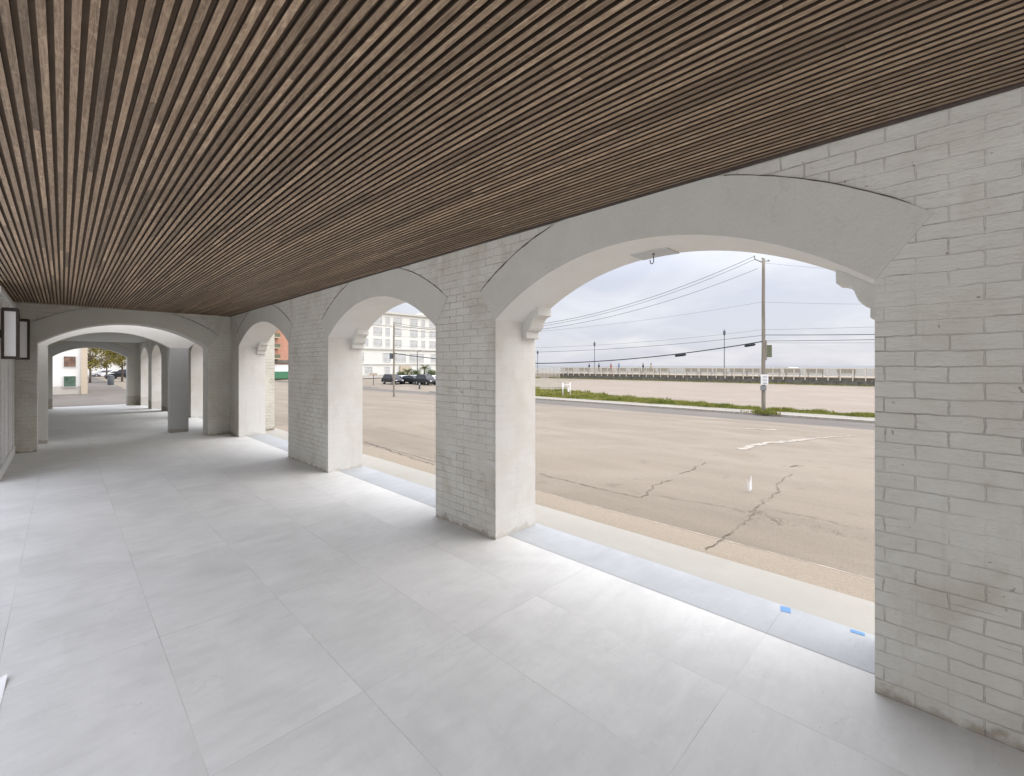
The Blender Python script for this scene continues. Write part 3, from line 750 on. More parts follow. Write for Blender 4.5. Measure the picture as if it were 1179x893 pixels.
for (ya, yb, r, mt, lb) in ((303, 312, .006, 'wire_thin', 'faint topmost wire right of the tall pole'), (348, 350.5, .007, 'wire_thin', 'faint lone wire high to the right of the tall pole'), (380, 377, .008, 'wire_thin', 'thin upper wire of the bundle right of the tall pole'),
                      (386, 385.5, .019, 'wire', 'dark thick wire of the bundle right of the tall pole'), (393, 391.5, .015, 'wire', 'dark lower wire of the bundle right of the tall pole'), (395, 395, .009, 'wire_thin', 'lowest thin wire of the bundle right of the tall pole')):
    E = P3(1040, yb, 25); E = Vector((pb.x + .0, -26, zof(yb, 9) if False else 0))
    # the next pole stands down the kerb, out of the frame
    A_ = P3(879, ya, pd); E = Vector((pb.x, -26.0, A_.z + .05))
    wire('power_line', A_, E, (1000, yb), r, M[mt], lb)

# ---------------------------------------------------------------- boardwalk
BX, DK, Y0b, Y1b = 64.0, .18, -12.0, 50.6
bw = empty('boardwalk', (BX, 0, 0), label='raised seaside boardwalk on a dark retaining wall', cat='boardwalk')
def at_bw(m, name, mat, root, **k): return m.build(name, [mat], root, origin=None, **k)
m = MB(); m.box(.1, 8, Y0b, Y1b, DK - .12, DK); m.build('deck', [M['deck']], bw)
m = MB(); m.box(.2, .5, Y0b, Y1b, -1.2, DK - .121)
for i in range(int((Y1b - Y0b) / 1.17)): m.box(.14, .199, Y0b + i * 1.17 + .5, Y0b + i * 1.17 + .7, -1.2, DK - .125)
m.build('retaining_wall', [M['retain']], bw)
rl = empty('boardwalk_railing', (BX, 0, 0), label='long pale post and picket railing along the boardwalk edge', cat='railing')
n = int((Y1b - Y0b) / 1.17)
pm = None
for i in range(n + 1):
    y = Y0b + i * 1.17
    if pm is None:
        m = MB(); m.box(-.06, .06, -.05, .05, -.2, 1.28); m.box(-.075, .075, -.065, .065, 1.28, 1.31)
        pm = m.build('post', [M['rail']], rl); pm.location = (0, y, 0)
    else:
        c = pm.copy(); col.objects.link(c); c.parent = rl; c.location = (0, y, 0)
for z in (1.16, .32):
    m = MB(); m.box(-.03, .03, Y0b, Y1b, z, z + .08); m.build('rail', [M['rail']], rl)
m = MB(); y = Y0b
while y < Y1b: m.box(-.012, .012, y, y + .055, .4, 1.16); y += .117
m.build('picket_infill', [M['picket']], rl)
r2 = empty('boardwalk_railing', (BX + 7.9, 0, 0), label='seaward railing on the far side of the boardwalk, behind the benches', cat='railing')
m = MB(); y = Y0b
pm = None
while y < Y1b:
    if pm is None:
        m.box(-.04, .04, -.04, .04, DK, 1.25); pm = m.build('post', [M['rail']], r2); pm.location = (0, y, 0)
    else:
        c = pm.copy(); col.objects.link(c); c.parent = r2; c.location = (0, y, 0)
    y += 2.34


m = MB()
for z in (.5, .85, 1.2): m.box(-.03, .03, Y0b, Y1b, z, z + .05)
m.build('rail', [M['rail']], r2)
def bench():
    r = empty('bench', cat='bench', group='benches on the boardwalk')
    m = MB()
    for i in range(4): m.box(.0 + i * .11, .095 + i * .11, -.9, .9, .43, .47)
    m.build('seat', [M['bench']], r)
    m = MB()
    for i in range(4): m.box(-.08 - i * .025, -.04 - i * .025, -.9, .9, .52 + i * .12, .62 + i * .12)
    m.build('backrest', [M['bench']], r)
    for y in (-.75, .75):
        m = MB(); m.box(-.06, .42, y - .03, y + .03, .38, .429); m.box(-.06, 0, y - .03, y + .03, 0, .38); m.box(.36, .42, y - .03, y + .03, 0, .38); m.box(-.03, .0, y - .03, y + .03, .43, .52)
        m.build('leg', [M['lamp_dark']], r)
    return r
b0 = None
bl = [(x, 'dark wooden bench behind the railing') for x in (655, 672, 698, 716, 732, 748, 764, 796, 812, 829, 848, 866, 889, 912, 938, 974)]
for i, (px, lb) in enumerate(bl):
    y = (BX + 1.6) / math.tan(YAW + math.atan((px - 589) / FPX))
    o = bench() if b0 is None else copy_tree(b0)
    b0 = b0 or o; o.location = (BX + 1.6, y, DK)
    o['label'] = 'dark wooden bench in the row behind the boardwalk railing'
def lamp(px, ytop, X, arm, label):
    y = X / math.tan(YAW + math.atan((px - 589) / FPX)); d = SN * X + CS * y; zt = zof(ytop, d)
    r = empty('street_lamp', (X, y, DK if X > BX else P(X)), label=label, cat='street lamp', group='lamp posts on the boardwalk')
    b = r.location.z
    m = MB(); m.tube([(0, 0, 0), (0, 0, .5), (0, 0, .55), (0, 0, zt - b - .9)], [.14, .13, .075, .055], 10); m.build('post', [M['lamp_dark']], r, smooth=True)
    m = MB(); h = zt - b
    m.tube([(0, 0, h - .9), (0, 0, h - .8), (0, 0, h - .35), (0, 0, h - .2)], [.09, .15, .19, .08], 10); m.build('lamp_head', [M['lamp_dark']], r, smooth=True)
    m = MB(); m.tube([(0, 0, h - .2), (0, 0, h)], [.05, .02], 8); m.build('finial', [M['lamp_dark']], r)
lamp(833.5, 379, BX + 2.2, 0, 'dark lamp post just left of the tall utility pole')
lamp(684, 393, BX + 2.2, 0, 'slender dark lamp post midway along the boardwalk')
lamp(618.6, 403, BX + 2.2, 0, 'dark lamp post beside the white arch jamb')

# people on the boardwalk
def person(i, px, X, cloth, legs, label, stride):
    y = X / math.tan(YAW + math.atan((px - 589) / FPX))
    bm = bmesh.new(); L = bm.verts.layers.skin.new() if False else None
    J = [((0, 0, .92), .15), ((0, 0, 1.12), .14), ((0, 0, 1.38), .16), ((0, 0, 1.48), .06), ((.01, 0, 1.60), .10), ((.01, 0, 1.70), .08),
         ((0, .19, 1.38), .06), ((-.04, .25, 1.13), .045), ((.06, .26, .90), .035), ((0, -.19, 1.38), .06), ((.02, -.25, 1.13), .045), ((.12, -.26, .92), .035),
         ((0, .09, .88), .095), ((stride * .5, .09, .48), .065), ((stride * .7, .09, .06), .045), ((stride * .7 + .15, .10, .03), .04),
         ((0, -.09, .88), .095), ((-stride * .3, -.09, .48), .065), ((-stride, -.09, .08), .045), ((-stride + .15, -.10, .03), .04)]
    E = [(0, 1), (1, 2), (2, 3), (3, 4), (4, 5), (2, 6), (6, 7), (7, 8), (2, 9), (9, 10), (10, 11), (0, 12), (12, 13), (13, 14), (14, 15), (0, 16), (16, 17), (17, 18), (18, 19)]
    me = bpy.data.meshes.new('person'); me.from_pydata([j[0] for j in J], E, [])
    o = bpy.data.objects.new('person', me); col.objects.link(o)
    sk = o.modifiers.new('skin', 'SKIN'); lay = me.skin_vertices[0] if me.skin_vertices else None
    if lay is None:
        bm.from_mesh(me); bm.verts.layers.skin.verify(); bm.to_mesh(me); lay = me.skin_vertices[0]
    bm.free()
    for k, j in enumerate(J): lay.data[k].radius = (j[1], j[1])
    lay.data[0].use_root = True
    o.modifiers.new('sub', 'SUBSURF').levels = 1; o.modifiers['sub'].render_levels = 1
    me.materials.append(M[cloth])
    o.location = (X, y, DK); o.rotation_euler = (0, 0, R(90 if i % 2 else -90))
    tag(o, label, 'person', 'people walking on the boardwalk')
    m = MB(); m.tube([(.02, 0, 1.53), (.02, 0, 1.58), (.02, 0, 1.68), (.01, 0, 1.74)], [.06, .088, .088, .03], 10); m.build('face', [M['skin']], o, smooth=True)
    m = MB(); m.tube([(-.025, 0, 1.6), (-.02, 0, 1.7), (-.01, 0, 1.765)], [.094, .108, .05], 10); m.build('hair', [M['blackcloth']], o, smooth=True)
    m = MB(); m.tube([(0, 0, .88), (0, 0, .98), (0, 0, 1.06)], [.165, .16, .14], 10); m.build('waistband', [M[legs]], o, smooth=True)
for i, (px, cl, lg, lb) in enumerate([(678, 'navy', 'blackcloth', 'walker left of the middle lamp post, in dark clothes'), (689, 'blackcloth', 'navy', 'walker just right of the middle lamp post'),
       (703, 'redcloth', 'navy', 'walker third from the left on the boardwalk'), (712, 'bluecloth', 'tancloth', 'walker fourth from the left on the boardwalk'), (740, 'blackcloth', 'blackcloth', 'walker in black, left one of the far right pair'), (749, 'tancloth', 'navy', 'rightmost walker, right one of the pair')]):
    person(i, px, BX + 3.6, cl, lg, lb, .16 + .03 * (i % 3))

# ramp fence left of the boardwalk end
rf = empty('ramp_fence', (0, 0, 0), label='pale close picket fence on the ramp at the left end of the boardwalk', cat='fence')
y0, y1 = 50.8, 64.0
m = MB(); y = y0
while y < y1:
    x = lerp(64.0, 62.5, (y - y0) / (y1 - y0)); zt = lerp(1.3, .9, (y - y0) / (y1 - y0)); m.box(x - .03, x + .03, y, y + .12, P(x), zt); y += .3
m.build('picket_row', [M['rail']], rf)
for dz in (0, -.9):
    m = MB(); m.tube([(64, y0, 1.26 + dz), (62.5, y1, .86 + dz)], .04, 6); m.build('rail', [M['rail']], rf)
m = MB(); m.box(64.2, 70, 50.7, 80, -1, .1); tag(m.build('ramp', [M['sand']]), kind='structure')
# low fence and white frame on the grass verge
lf = empty('low_fence', label='low thin picket fence left of the white frame on the verge', cat='fence')
a = at(652, 447.5); b = at(600, 447); n = 40
m = MB(); dv = (b - a)
for i in range(n + 1):
    p = a + dv * (i / n); m.box(p.x - .03, p.x + .03, p.y - .03, p.y + .03, P(p.x), P(p.x) + .95)
m.build('picket_row', [M['rail']], lf)
for z in (.12, .9):
    m = MB(); m.tube([(a.x, a.y, P(a.x) + z), (b.x, b.y, P(b.x) + z)], .022, 6); m.build('rail', [M['picket']], lf)
wf = empty('barrier_frame', label='white tubular barrier frame with small plate standing in the grass', cat='barrier')
a = at(647.5, 456); b = at(656, 455.6)
for p in (a, b):
    m = MB(); m.tube([(p.x, p.y, P(p.x)), (p.x, p.y, P(p.x) + 1.2)], .05, 10); m.build('post', [M['fence_white']], wf, smooth=True)
m = MB(); m.tube([(a.x, a.y, P(a.x) + .98), (b.x, b.y, P(b.x) + .98)], .035, 8); m.build('rail', [M['fence_white']], wf, smooth=True)
m = MB(); c = b.lerp(a, .22); m.box(c.x - .12, c.x + .12, c.y - .02, c.y + .02, P(c.x) + .45, P(c.x) + .75); m.build('plate', [M['fence_white']], wf)

# verge grass
m = MB(); rg = random.Random(8)
def tuft(x, y, z, n, hh, ww):
    for _ in range(n):
        a = rg.uniform(0, 6.28); h = hh * rg.uniform(.5, 1.3); w2 = ww * rg.uniform(.6, 1.3); ln = rg.uniform(-.5, .5) * h
        bx_, by_ = x + rg.gauss(0, .12), y + rg.gauss(0, .12); ca, sa = math.cos(a), math.sin(a)
        m.face([(bx_ - ca * w2, by_ - sa * w2, z), (bx_ + ca * w2, by_ + sa * w2, z), (bx_ + sa * ln, by_ - ca * ln, z + h)])
for _ in range(7600):
    y = rg.uniform(-3, 41); wid = 1.6 + 3.0 * sstep(8, 20, y) + 4 * sstep(20, 30, y)
    x = 30.95 + wid * rg.random() ** 1.3
    dens = .5 + .5 * math.sin(y * 2.3 + x * 1.3) * math.sin(y * .83 + 1)
    if rg.random() > .45 + .5 * dens: continue
    tuft(x, y, P(x), 9, .10 + .22 * dens * dens, .028)
for _ in range(900):
    y = rg.uniform(-3, 53); tuft(63.5 + rg.uniform(-.3, .5), y, P(63.5), 5, .2 * rg.random() + .05, .04)
for _ in range(300):
    y = rg.uniform(54, 76); tuft(62.2 + rg.uniform(-.5, .5), y, P(62), 6, .25, .04)
for _ in range(60): tuft(pb.x + rg.gauss(-.15, .2), pb.y + rg.gauss(0, .4), P(30) + .1, 9, .2, .03)
tag(m.build('grass', [M['grass']]), 'green grass verge behind the far pavement', 'grass', kind='stuff')
# a beach shelter seen over the railing
y = 110 / math.tan(YAW + math.atan((905 - 589) / FPX)); d = SN * 110 + CS * y
sh = empty('beach_shelter', (110, y, P(110)), -YAW * .5, label='low grey shelter roof showing above the railing right of the pole', cat='shelter')
m = MB(); hw = 10 / FPX * d; zt = zof(423, d) - P(110)
m.prism([(-hw, zt - .35), (-hw * .8, zt), (hw * .8, zt), (hw, zt - .35)], lambda a, b: (b * 0 - 1.5, -a, b), lambda a, b: (1.5, -a, b)); m.build('roof', [M['greybox'] if False else M['stucco_grey']], sh)
for sy in (-.8, .8):
    m = MB(); m.box(-.1, .1, sy * hw - .1, sy * hw + .1, 0, zt - .35); m.build('post', [M['rail']], sh)

# ---------------------------------------------------------------- buildings beyond the road
FY = 100.0
def window_part(root, x, z, w_, h, cols, proto={}):
    key = (root.name, round(w_, 2), round(h, 2), cols)
    if key in proto:
        a, b = proto[key]; c = a.copy(); col.objects.link(c); c.parent = root; c.location = (x, 0, z)
        e = b.copy(); col.objects.link(e); e.parent = c; return
    m = MB(); t = .12
    m.box(-w_/2 - t, w_/2 + t, -.10, .02, -t, 0); m.box(-w_/2 - t, w_/2 + t, -.10, .02, h, h + t)
    m.box(-w_/2 - t, -w_/2, -.08, .02, 0, h); m.box(w_/2, w_/2 + t, -.08, .02, 0, h)
    for k in range(1, cols): xx = -w_/2 + w_ * k / cols; m.box(xx - .05, xx + .05, -.06, .02, 0, h)
    m.box(-w_/2, w_/2, -.05, .015, h * .5 - .03, h * .5 + .03)
    o = m.build('window', [M['winframe']], root); o.location = (x, 0, z)
    m = MB(); m.box(-w_/2, w_/2, -.015, -.005, 0, h); g = m.build('pane', [M['glass']], o)
    proto[key] = (o, g)
gz = H(60, FY)
wb = empty('apartment_block', (60, FY, gz), label='large cream apartment block with rows of windows, behind the parked cars', cat='building')
xl, xr = 47 - 60, 88 - 60; hB = 15.8
m = MB(); m.box(xl, xr, 0, 16, -1, hB); m.build('wall', [M['wallcream']], wb)
for z, hh, pr_ in ((hB - .5, .55, .5), (6.3, .35, .3), (2.6, .22, .22), (12.3, .12, .12)):
    m = MB(); m.box(xl - .1, xr + .1, -pr_, -.003, z, z + hh); m.build('cornice', [M['cornice']], wb)
m = MB(); m.prism([(12, hB + .05), (16, hB + 1.0), (20, hB + .05)], lambda a, b: (a - 7, -.2, b), lambda a, b: (a - 7, 1, b)); m.build('gable', [M['wallcream']], wb)
cols_ = [(-11.5, 2, 2), (-8.7, 1, 1), (-5.6, 2.1, 2), (-2.9, 1, 1), (-.1, 2.1, 2), (4.7, 2.1, 2), (7.6, 1, 1), (10.7, 2, 2), (14.5, 2, 2), (18, 1, 1), (21, 2, 2), (25, 2, 2)]
for z, h in ((12.75, 1.75), (9.95, 1.75), (7.15, 1.75)):
    for x, w_, c in cols_: window_part(wb, x, z, w_, h, c)
for x, w_, c in ((-10.5, 2.4, 2), (-3.1, 2.0, 2), (.6, 3.2, 4), (5.6, 4.2, 5), (11.4, 2.6, 3), (16, 3, 3), (21, 3, 3)): window_part(wb, x, 3.3, w_, 2.1, c)
for x, w_, c in ((-11, 1.6, 2), (-8, 1.8, 2), (-3, 1.2, 1), (3, 2, 2), (9, 2, 2), (13, 2, 2), (18, 2, 2)): window_part(wb, x, .5, w_, 1.5, c)
m = MB(); m.box(.4, 3.4, -.5, -.01, 0, 2.3); m.build('entrance_porch', [M['tan']], wb)
# orange block with balconies
ob = empty('balcony_block', (31, 96, H(31, 96)), label='orange brick block with balconies over a green shopfront', cat='building')
m = MB(); m.box(-8, 6, 0, 14, -1, 13); m.build('wall', [M['orange']], ob)
for z in (4.1, 6.2, 8.3, 10.4):
    b = None
    m = MB(); m.box(-5.5, -.6, -1.3, -.003, z, z + .18); b = m.build('balcony', [M['tan']], ob)
    m = MB(); m.box(-5.5, -.6, -1.3, -1.25, z + .181, z + .9); m.build('balustrade', [M['greybox']], b)
    m = MB(); m.box(-4.9, -1.2, -.04, .02, z + .2, z + 1.85); m.build('window', [M['glass']], ob)
m = MB(); m.box(-7.5, 5.5, -.3, -.003, 3.25, 3.9); m.build('shop_fascia', [M['retain']], ob)
m = MB(); m.box(-1.4, 1.6, -.06, .02, .9, 3.0); m.build('shop_window', [M['sign']], ob)
m = MB(); m.box(-1.5, 1.7, -.9, -.07, .2, 1.6); m.build('green_hoarding', [M['green']], ob)
m = MB(); m.box(-4.6, -1.9, -.06, .02, .3, 3.0); m.build('shop_door', [M['glass_dark']], ob)
# house seen at the end of the passage
hY = 46.0
hb = empty('pale_house', (0, hY, H(0, hY)), label='pale house with two picture windows at the end of the passage', cat='building')
m = MB(); m.box(-9, .95, 0, 10, -.5, 7); m.build('wall', [M['stucco_white']], hb)
m = MB(); m.box(.951, 1.3, -.15, 10, -.5, 7); m.build('corner_pilaster', [M['tan']], hb)
for z0, z1, mt in ((1.9, 2.75, 'brownpost'), (.45, 1.3, 'greenpost')):
    m = MB(); m.box(.0, .72, -.06, .02, z0, z1); f_ = m.build('window', [M['winframe']], hb)
    m = MB(); m.box(.05, .67, -.075, -.061, z0 + .05, z1 - .05); m.build('pane', [M[mt]], f_)
fb = empty('low_terrace', (6, 112, H(6, 112)), label='low pale terrace of houses behind the trees past the passage end', cat='building')
m = MB(); m.box(-16, 13, 0, 8, -1, 5.5); m.build('wall', [M['wallcream']], fb)
m = MB(); m.box(-16.3, 13.3, -.4, 8.3, 5.501, 5.9); m.build('roof', [M['cornice']], fb)
for x in (-6, -2, 2, 6, 10): window_part(fb, x, 2.2, 1.6, 1.6, 2)

# ---------------------------------------------------------------- trees, palms
def leaf_tree(x, y, h, r, label, seed):
    rr = random.Random(seed); b = H(x, y)
    t = empty('street_tree', (x, y, b), label=label, cat='tree', group='street trees past the passage')
    m = MB(); m.tube([(0, 0, -.1), (.05, 0, h * .2), (0, .08, h * .42), (.1, 0, h * .75)], [.12, .10, .08, .04], 9)
    for k in range(9):
        a = k * 2.4; z = h * rr.uniform(.28, .6)
        m.tube([(0, 0, z), (math.cos(a) * r * .4, math.sin(a) * r * .4, z + h * .12), (math.cos(a) * r * .8, math.sin(a) * r * .8, z + h * .2)], [.08, .05, .02], 6)
    m.build('trunk', [M['bark']], t, smooth=True)
    m = MB(); cl = [(rr.gauss(0, r * .45), rr.gauss(0, r * .45), h * rr.uniform(.33, .98), rr.uniform(.35, .7)) for _ in range(46)]
    for cx, cy, cz, cr in cl:
        for _ in range(85):
            p = Vector((rr.gauss(0, 1), rr.gauss(0, 1), rr.gauss(0, .8))).normalized() * cr * rr.uniform(.5, 1.1) + Vector((cx, cy, cz))
            u = Vector((rr.gauss(0, 1), rr.gauss(0, 1), rr.gauss(0, 1))).normalized(); v = u.cross(Vector((rr.gauss(0, 1), rr.gauss(0, 1), 1))).normalized()
            s = rr.uniform(.06, .13); m.face([p - u * s, p - v * s * .6, p + u * s, p + v * s * .6])
    m.build('crown', [M['leaf']], t)
leaf_tree(dirXY(103, 72), 72, 5.6, 2.4, 'golden green tree beside the pale house corner', 3)
leaf_tree(dirXY(140, 76), 76, 6.0, 2.6, 'golden green tree right of the centre, past the passage', 5)
leaf_tree(dirXY(122, 92), 92, 6.2, 2.6, 'smaller golden tree farther back, between the two near ones', 9)
def palm(px, d, ztop, label, seed):
    rr = random.Random(seed); x, y = ray(px, d); b = H(x, y)
    t = empty('palm_tree', (x, y, b), label=label, cat='palm', group='palms before the cream block')
    hh = ztop - b
    m = MB(); m.tube([(0, 0, -.1), (.04, 0, hh * .5), (0, .03, hh)], [.17, .13, .12], 9); m.build('trunk', [M['bark']], t, smooth=True)
    m = MB()
    for k in range(34):
        a = k * 2.399 + rr.uniform(-.2, .2); el = rr.uniform(-.1, 1.1); L = rr.uniform(1.3, 1.9)
        dh = Vector((math.cos(a), math.sin(a), 0)); prev = None
        for i in range(11):
            s = i / 10; p = Vector((0, 0, hh)) + dh * (L * s * math.cos(el) + 0) + Vector((0, 0, L * s * math.sin(el) - .9 * s * s * L * .6))
            if prev is not None:
                side = Vector((-dh.y, dh.x, 0)); w_ = .34 * math.sin(math.pi * min(1, s * .9 + .1)) + .03
                for sg in (-1, 1):
                    tip = p + side * sg * w_ + dh * .12 - Vector((0, 0, .14))
                    m.face([prev, prev.lerp(p, .45), tip])
                m.face([prev - side * .02, p - side * .015, p + side * .015, prev + side * .02])
            prev = p
    m.build('crown', [M['palm']], t)
palm(468.5, 79, .45, 'smaller palm between the parked cars', 2)
palm(488, 80, 1.15, 'taller palm behind the black car', 6)

def shrub(px, d, w_, h_, label, seed):
    rr = random.Random(seed); x, y = ray(px, d); t = empty('shrub', (x, y, H(x, y)), label=label, cat='shrub', group='shrubs before the cream block')
    m = MB()
    for k in range(5): m.tube([(0, 0, 0), (rr.uniform(-.3, .3) * w_, rr.uniform(-.3, .3) * w_, h_ * .6)], [.04, .015], 5)
    m.build('stem', [M['bark']], t)
    m = MB()
    for k in range(900):
        p = Vector((rr.gauss(0, .3) * w_, rr.gauss(0, .3) * w_, h_ * (.25 + .75 * abs(rr.random() * rr.uniform(.6, 1)))))
        u = Vector((rr.gauss(0, 1), rr.gauss(0, 1), rr.gauss(0, 1))).normalized(); v = u.cross(Vector((rr.gauss(0, 1), rr.gauss(0, 1), 1))).normalized(); s_ = rr.uniform(.07, .16)
        m.face([p - u * s_, p - v * s_ * .5, p + u * s_, p + v * s_ * .5])
    m.build('foliage', [M['palm']], t)
shrub(478, 78, 1.7, 2.0, 'round dark shrub between the two palms', 21)
shrub(497, 79, 1.8, 1.9, 'dark shrub right of the taller palm', 22)
shrub(461, 79, 1.3, 1.6, 'small dark shrub behind the pale silver car', 23)

# ---------------------------------------------------------------- cars
def car(px, py, paint, rz, suv, label, group):
    p = at(px, py); r = empty('parked_car', p, rz, label=label, cat='car', group=group); r.scale = (.88, .88, .86)
    Ht = 1.72 if suv else 1.45
    pr = [(-2.2, .35), (-2.25, .6), (-2.2, .92), (-1.95, .98), (-1.7 if suv else -1.35, Ht - .06), (-1.4 if suv else -.9, Ht), (.35, Ht), (.65, Ht - .08), (1.25, 1.02), (2.05, .86), (2.22, .66), (2.2, .35)]
    hw = lambda z: .88 if z < .95 else lerp(.86, .66, (z - .95) / .75)
    m = MB(); k = len(pr); n = 0
    m.v = [(x, hw(z), z) for x, z in pr] + [(x, -hw(z), z) for x, z in pr]
    m.f = [tuple(range(k)), tuple(range(2 * k - 1, k - 1, -1))] + [(i, (i + 1) % k, k + (i + 1) % k, k + i) for i in range(k)]
    m.m = [0] * len(m.f); m.c = [None] * len(m.f)
    m.build('body', [M['car_' + paint]], r, bevel=.05)
    zb, zt = 1.0, Ht - .13
    m = MB()
    for s in (-1, 1):
        a = [(-1.75 if suv else -1.45, zb), (-1.5 if suv else -1.0, zt), (.4, zt), (1.0, zb)]
        m.face([(x, s * (hw(z) + .012), z) for x, z in a])
    m.build('side_window', [M['glass_dark']], r)
    def slope(x0, z0, x1, z1, ox): 
        m = MB(); m.face([(x0 + ox, -hw(z0) + .1, z0), (x0 + ox, hw(z0) - .1, z0), (x1 + ox, hw(z1) - .08, z1), (x1 + ox, -hw(z1) + .08, z1)]); return m
    slope(1.2, 1.05, .72, Ht - .14, .035).build('windscreen', [M['glass_dark']], r)
    slope(-1.95, 1.02, -1.7 if suv else -1.42, Ht - .14, -.035).build('rear_window', [M['glass_dark']], r)
    for s in (-1, 1):
        m = MB(); m.box(2.14, 2.235, s * .6 - .17, s * .6 + .17, .62, .76); m.build('headlight', [M['lightglass']], r)
        m = MB(); m.box(-2.262, -2.19, s * .66 - .12, s * .66 + .12, .7, .9); m.build('tail_light', [M['car_red']], r)
        for x in (-1.35, 1.4):
            m = MB(); m.tube([(x, s * .68, .33), (x, s * .9, .33)], .33, 16); w_ = m.build('wheel', [M['rubber']], r)
            m = MB(); m.tube([(x, s * .9, .33), (x, s * .915, .33)], .2, 12); m.build('rim', [M['rim']], w_)
g1 = 'cars parked before the cream block'; u = R(-90)
car(451.5, 442.6, 'black', u, True, 'black tall car, leftmost behind the thin pole', g1)
car(463.5, 441.8, 'silver', u, False, 'pale silver car right of the leftmost black one', g1)
car(474.5, 442.4, 'black', R(-80), False, 'low dark car below the smaller palm', g1)
car(480.5, 441.4, 'white', u, False, 'white car between two dark ones', g1)
car(490, 443.4, 'black', u, True, 'large black car below the taller palm', g1)
car(499.5, 442.2, 'white', u, False, 'white car, rightmost beside the brick pier', g1)
car(316.5, 436.5, 'grey', R(5), False, 'grey car before the green shopfront', g1)
g2 = 'cars parked past the passage end'
car(109, 433.5, 'black', R(180), False, 'dark car under the tree beside the pale house', g2)
car(121, 434, 'silver', R(180), False, 'silver car at the middle of the far row', g2)
car(134, 435.5, 'white', R(175), False, 'white car in the far row right of the bin', g2)
car(143, 436.5, 'black', R(170), True, 'black tall car, rightmost in the far row', g2)
# bin, posts
p = at(127, 443.5); r = empty('litter_bin', p, label='dark litter bin standing on the far street', cat='litter bin')
m = MB(); m.tube([(0, 0, 0), (0, 0, .05), (0, 0, .8), (0, 0, .85)], [.22, .25, .28, .26], 12); m.build('bin_body', [M['lamp_dark']], r, smooth=True)
m = MB(); m.tube([(0, 0, .85), (0, 0, .95), (0, 0, 1.02)], [.29, .26, .08], 12); m.build('lid', [M['lamp_dark']], r, smooth=True)
p = at(429.5, 444); r = empty('road_sign', p, label='small dark sign on a post left of the thin pole', cat='sign')
m = MB(); m.tube([(0, 0, 0), (0, 0, 1.5)], .05, 8); m.build('post', [M['lamp_dark']], r)
m = MB(); m.box(-.55, .55, -.03, .03, 1.4, 1.75, T=Matrix.Rotation(-.5, 4, 'Z')); m.build('sign_plate', [M['tan']], r)
p = at(482.5, 447); r = empty('bollard', p, label='short dark bollard before the parked cars', cat='bollard')
m = MB(); m.tube([(0, 0, 0), (0, 0, .6), (0, 0, .66)], [.11, .1, .05], 10); m.build('post', [M['lamp_dark']], r, smooth=True)
m = MB(); m.tube([(0, 0, .45), (0, 0, .52)], .112, 10); m.build('reflector_band', [M['sign']], r)
x, y = ray(480, 85); r = empty('street_lamp', (x, y, H(x, y)), label='slim grey lamp post before the cream block', cat='street lamp')
m = MB(); m.tube([(0, 0, 0), (0, 0, 5.2)], [.09, .06], 8); m.build('post', [M['lamp_dark']], r)
m = MB(); m.tube([(0, 0, 5.2), (.5, 0, 5.45), (.9, 0, 5.4)], [.05, .05, .1], 8); m.build('lamp_head', [M['lamp_dark']], r)
# kerb line before the cream block
m = MB(); m.box(20, 90, 80, 99.9, -1.9, H(40, 90) + .12) if False else None
sheet('block_pavement', [36, 50, 64, 90], [82, 90, 99.9], M['concrete'], .12)

# ---------------------------------------------------------------- world, sun, view
EL = R(50); AZ = R(132)       # a veiled sun over the sea, to the right and a little behind the camera
wd = bpy.data.worlds.new('World'); scene.world = wd; wd.use_nodes = True
t = wd.node_tree; t.nodes.clear()
N = lambda ty: t.nodes.new(ty); Lk = t.links.new
sky = N('ShaderNodeTexSky'); sky.sky_type = 'NISHITA'; sky.sun_disc = False; sky.sun_elevation = EL; sky.sun_rotation = AZ
sky.air_density = 1.0; sky.dust_density = 2.0; sky.ozone_density = 1.2
tc = N('ShaderNodeTexCoord'); sp = N('ShaderNodeSeparateXYZ'); Lk(tc.outputs['Generated'], sp.inputs[0])
zz = N('ShaderNodeMath'); zz.operation = 'MAXIMUM'; Lk(sp.outputs[2], zz.inputs[0]); zz.inputs[1].default_value = 0
za = N('ShaderNodeMath'); za.operation = 'ADD'; Lk(zz.outputs[0], za.inputs[0]); za.inputs[1].default_value = .22
dv = N('ShaderNodeVectorMath'); dv.operation = 'DIVIDE'; Lk(tc.outputs['Generated'], dv.inputs[0])
cb = N('ShaderNodeCombineXYZ')
for i in range(3): Lk(za.outputs[0], cb.inputs[i])
Lk(cb.outputs[0], dv.inputs[1])
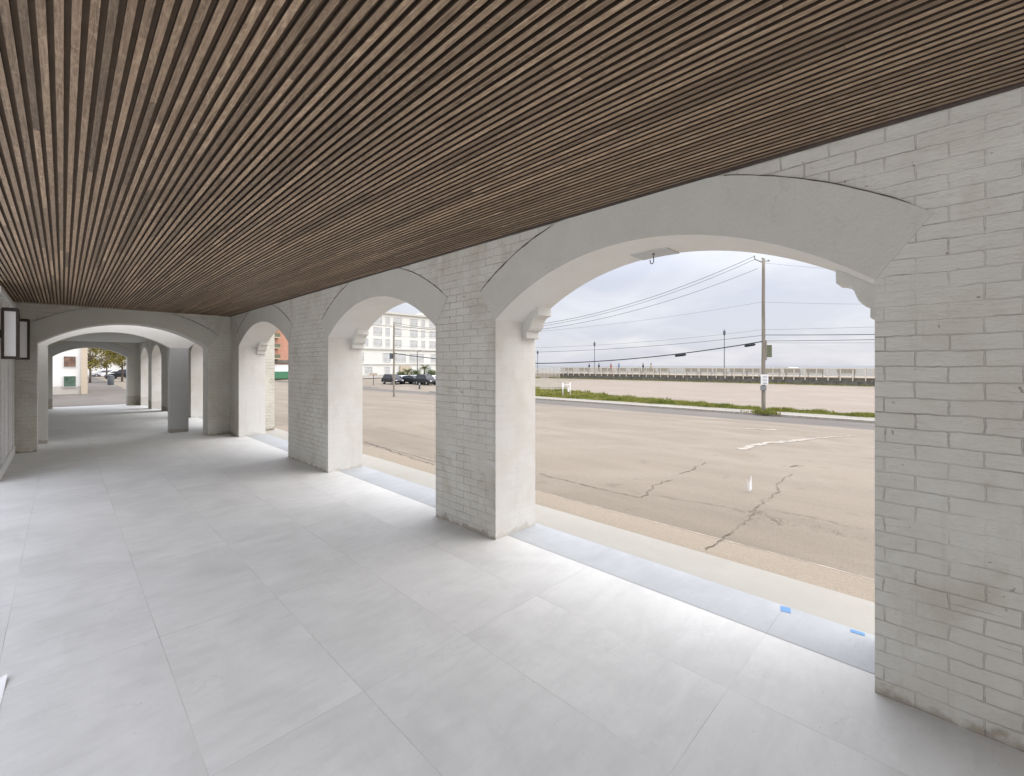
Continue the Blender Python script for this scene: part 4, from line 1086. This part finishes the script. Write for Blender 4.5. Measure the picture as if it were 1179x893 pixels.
no = N('ShaderNodeTexNoise'); Lk(dv.outputs[0], no.inputs['Vector']); no.inputs['Scale'].default_value = 1.5; no.inputs['Detail'].default_value = 6; no.inputs['Roughness'].default_value = .52; no.inputs['Distortion'].default_value = .5
rp = N('ShaderNodeValToRGB'); Lk(no.outputs[0], rp.inputs[0]); rp.color_ramp.elements[0].position = .36; rp.color_ramp.elements[1].position = .66
SKYC = 2.72
rp.color_ramp.elements[0].color = (.69 * SKYC, .705 * SKYC, .80 * SKYC, 1); rp.color_ramp.elements[1].color = (.86 * SKYC, .86 * SKYC, .91 * SKYC, 1)
mx = N('ShaderNodeMix'); mx.data_type = 'RGBA'; mx.inputs[0].default_value = .93
Lk(sky.outputs[0], mx.inputs[6]); Lk(rp.outputs[0], mx.inputs[7])
zr = N('ShaderNodeMapRange'); Lk(sp.outputs[2], zr.inputs[0]); zr.inputs[1].default_value = .18; zr.inputs[2].default_value = .95; zr.inputs[3].default_value = 1; zr.inputs[4].default_value = 4.0
zm = N('ShaderNodeVectorMath'); zm.operation = 'SCALE'; Lk(mx.outputs[2], zm.inputs[0]); Lk(zr.outputs[0], zm.inputs[3])
bg = N('ShaderNodeBackground'); Lk(zm.outputs[0], bg.inputs[0]); bg.inputs[1].default_value = .15
ow = N('ShaderNodeOutputWorld'); Lk(bg.outputs[0], ow.inputs[0])
sd_ = bpy.data.lights.new('sun', 'SUN'); sd_.energy = 1.1; sd_.angle = R(80); sd_.color = (1, .95, .88)
so_ = bpy.data.objects.new('sun', sd_); col.objects.link(so_)
v = Vector((math.sin(AZ) * math.cos(EL), math.cos(AZ) * math.cos(EL), math.sin(EL)))
so_.rotation_euler = v.to_track_quat('Z', 'Y').to_euler()
scene.view_settings.view_transform = 'Standard'; scene.view_settings.look = 'None'
scene.view_settings.exposure = 1.24; scene.view_settings.gamma = 1; scene.view_settings.use_curve_mapping = False
scene.render.engine = 'CYCLES'
scene.cycles.max_bounces = 10; scene.cycles.diffuse_bounces = 8
scene.cycles.use_denoising = True
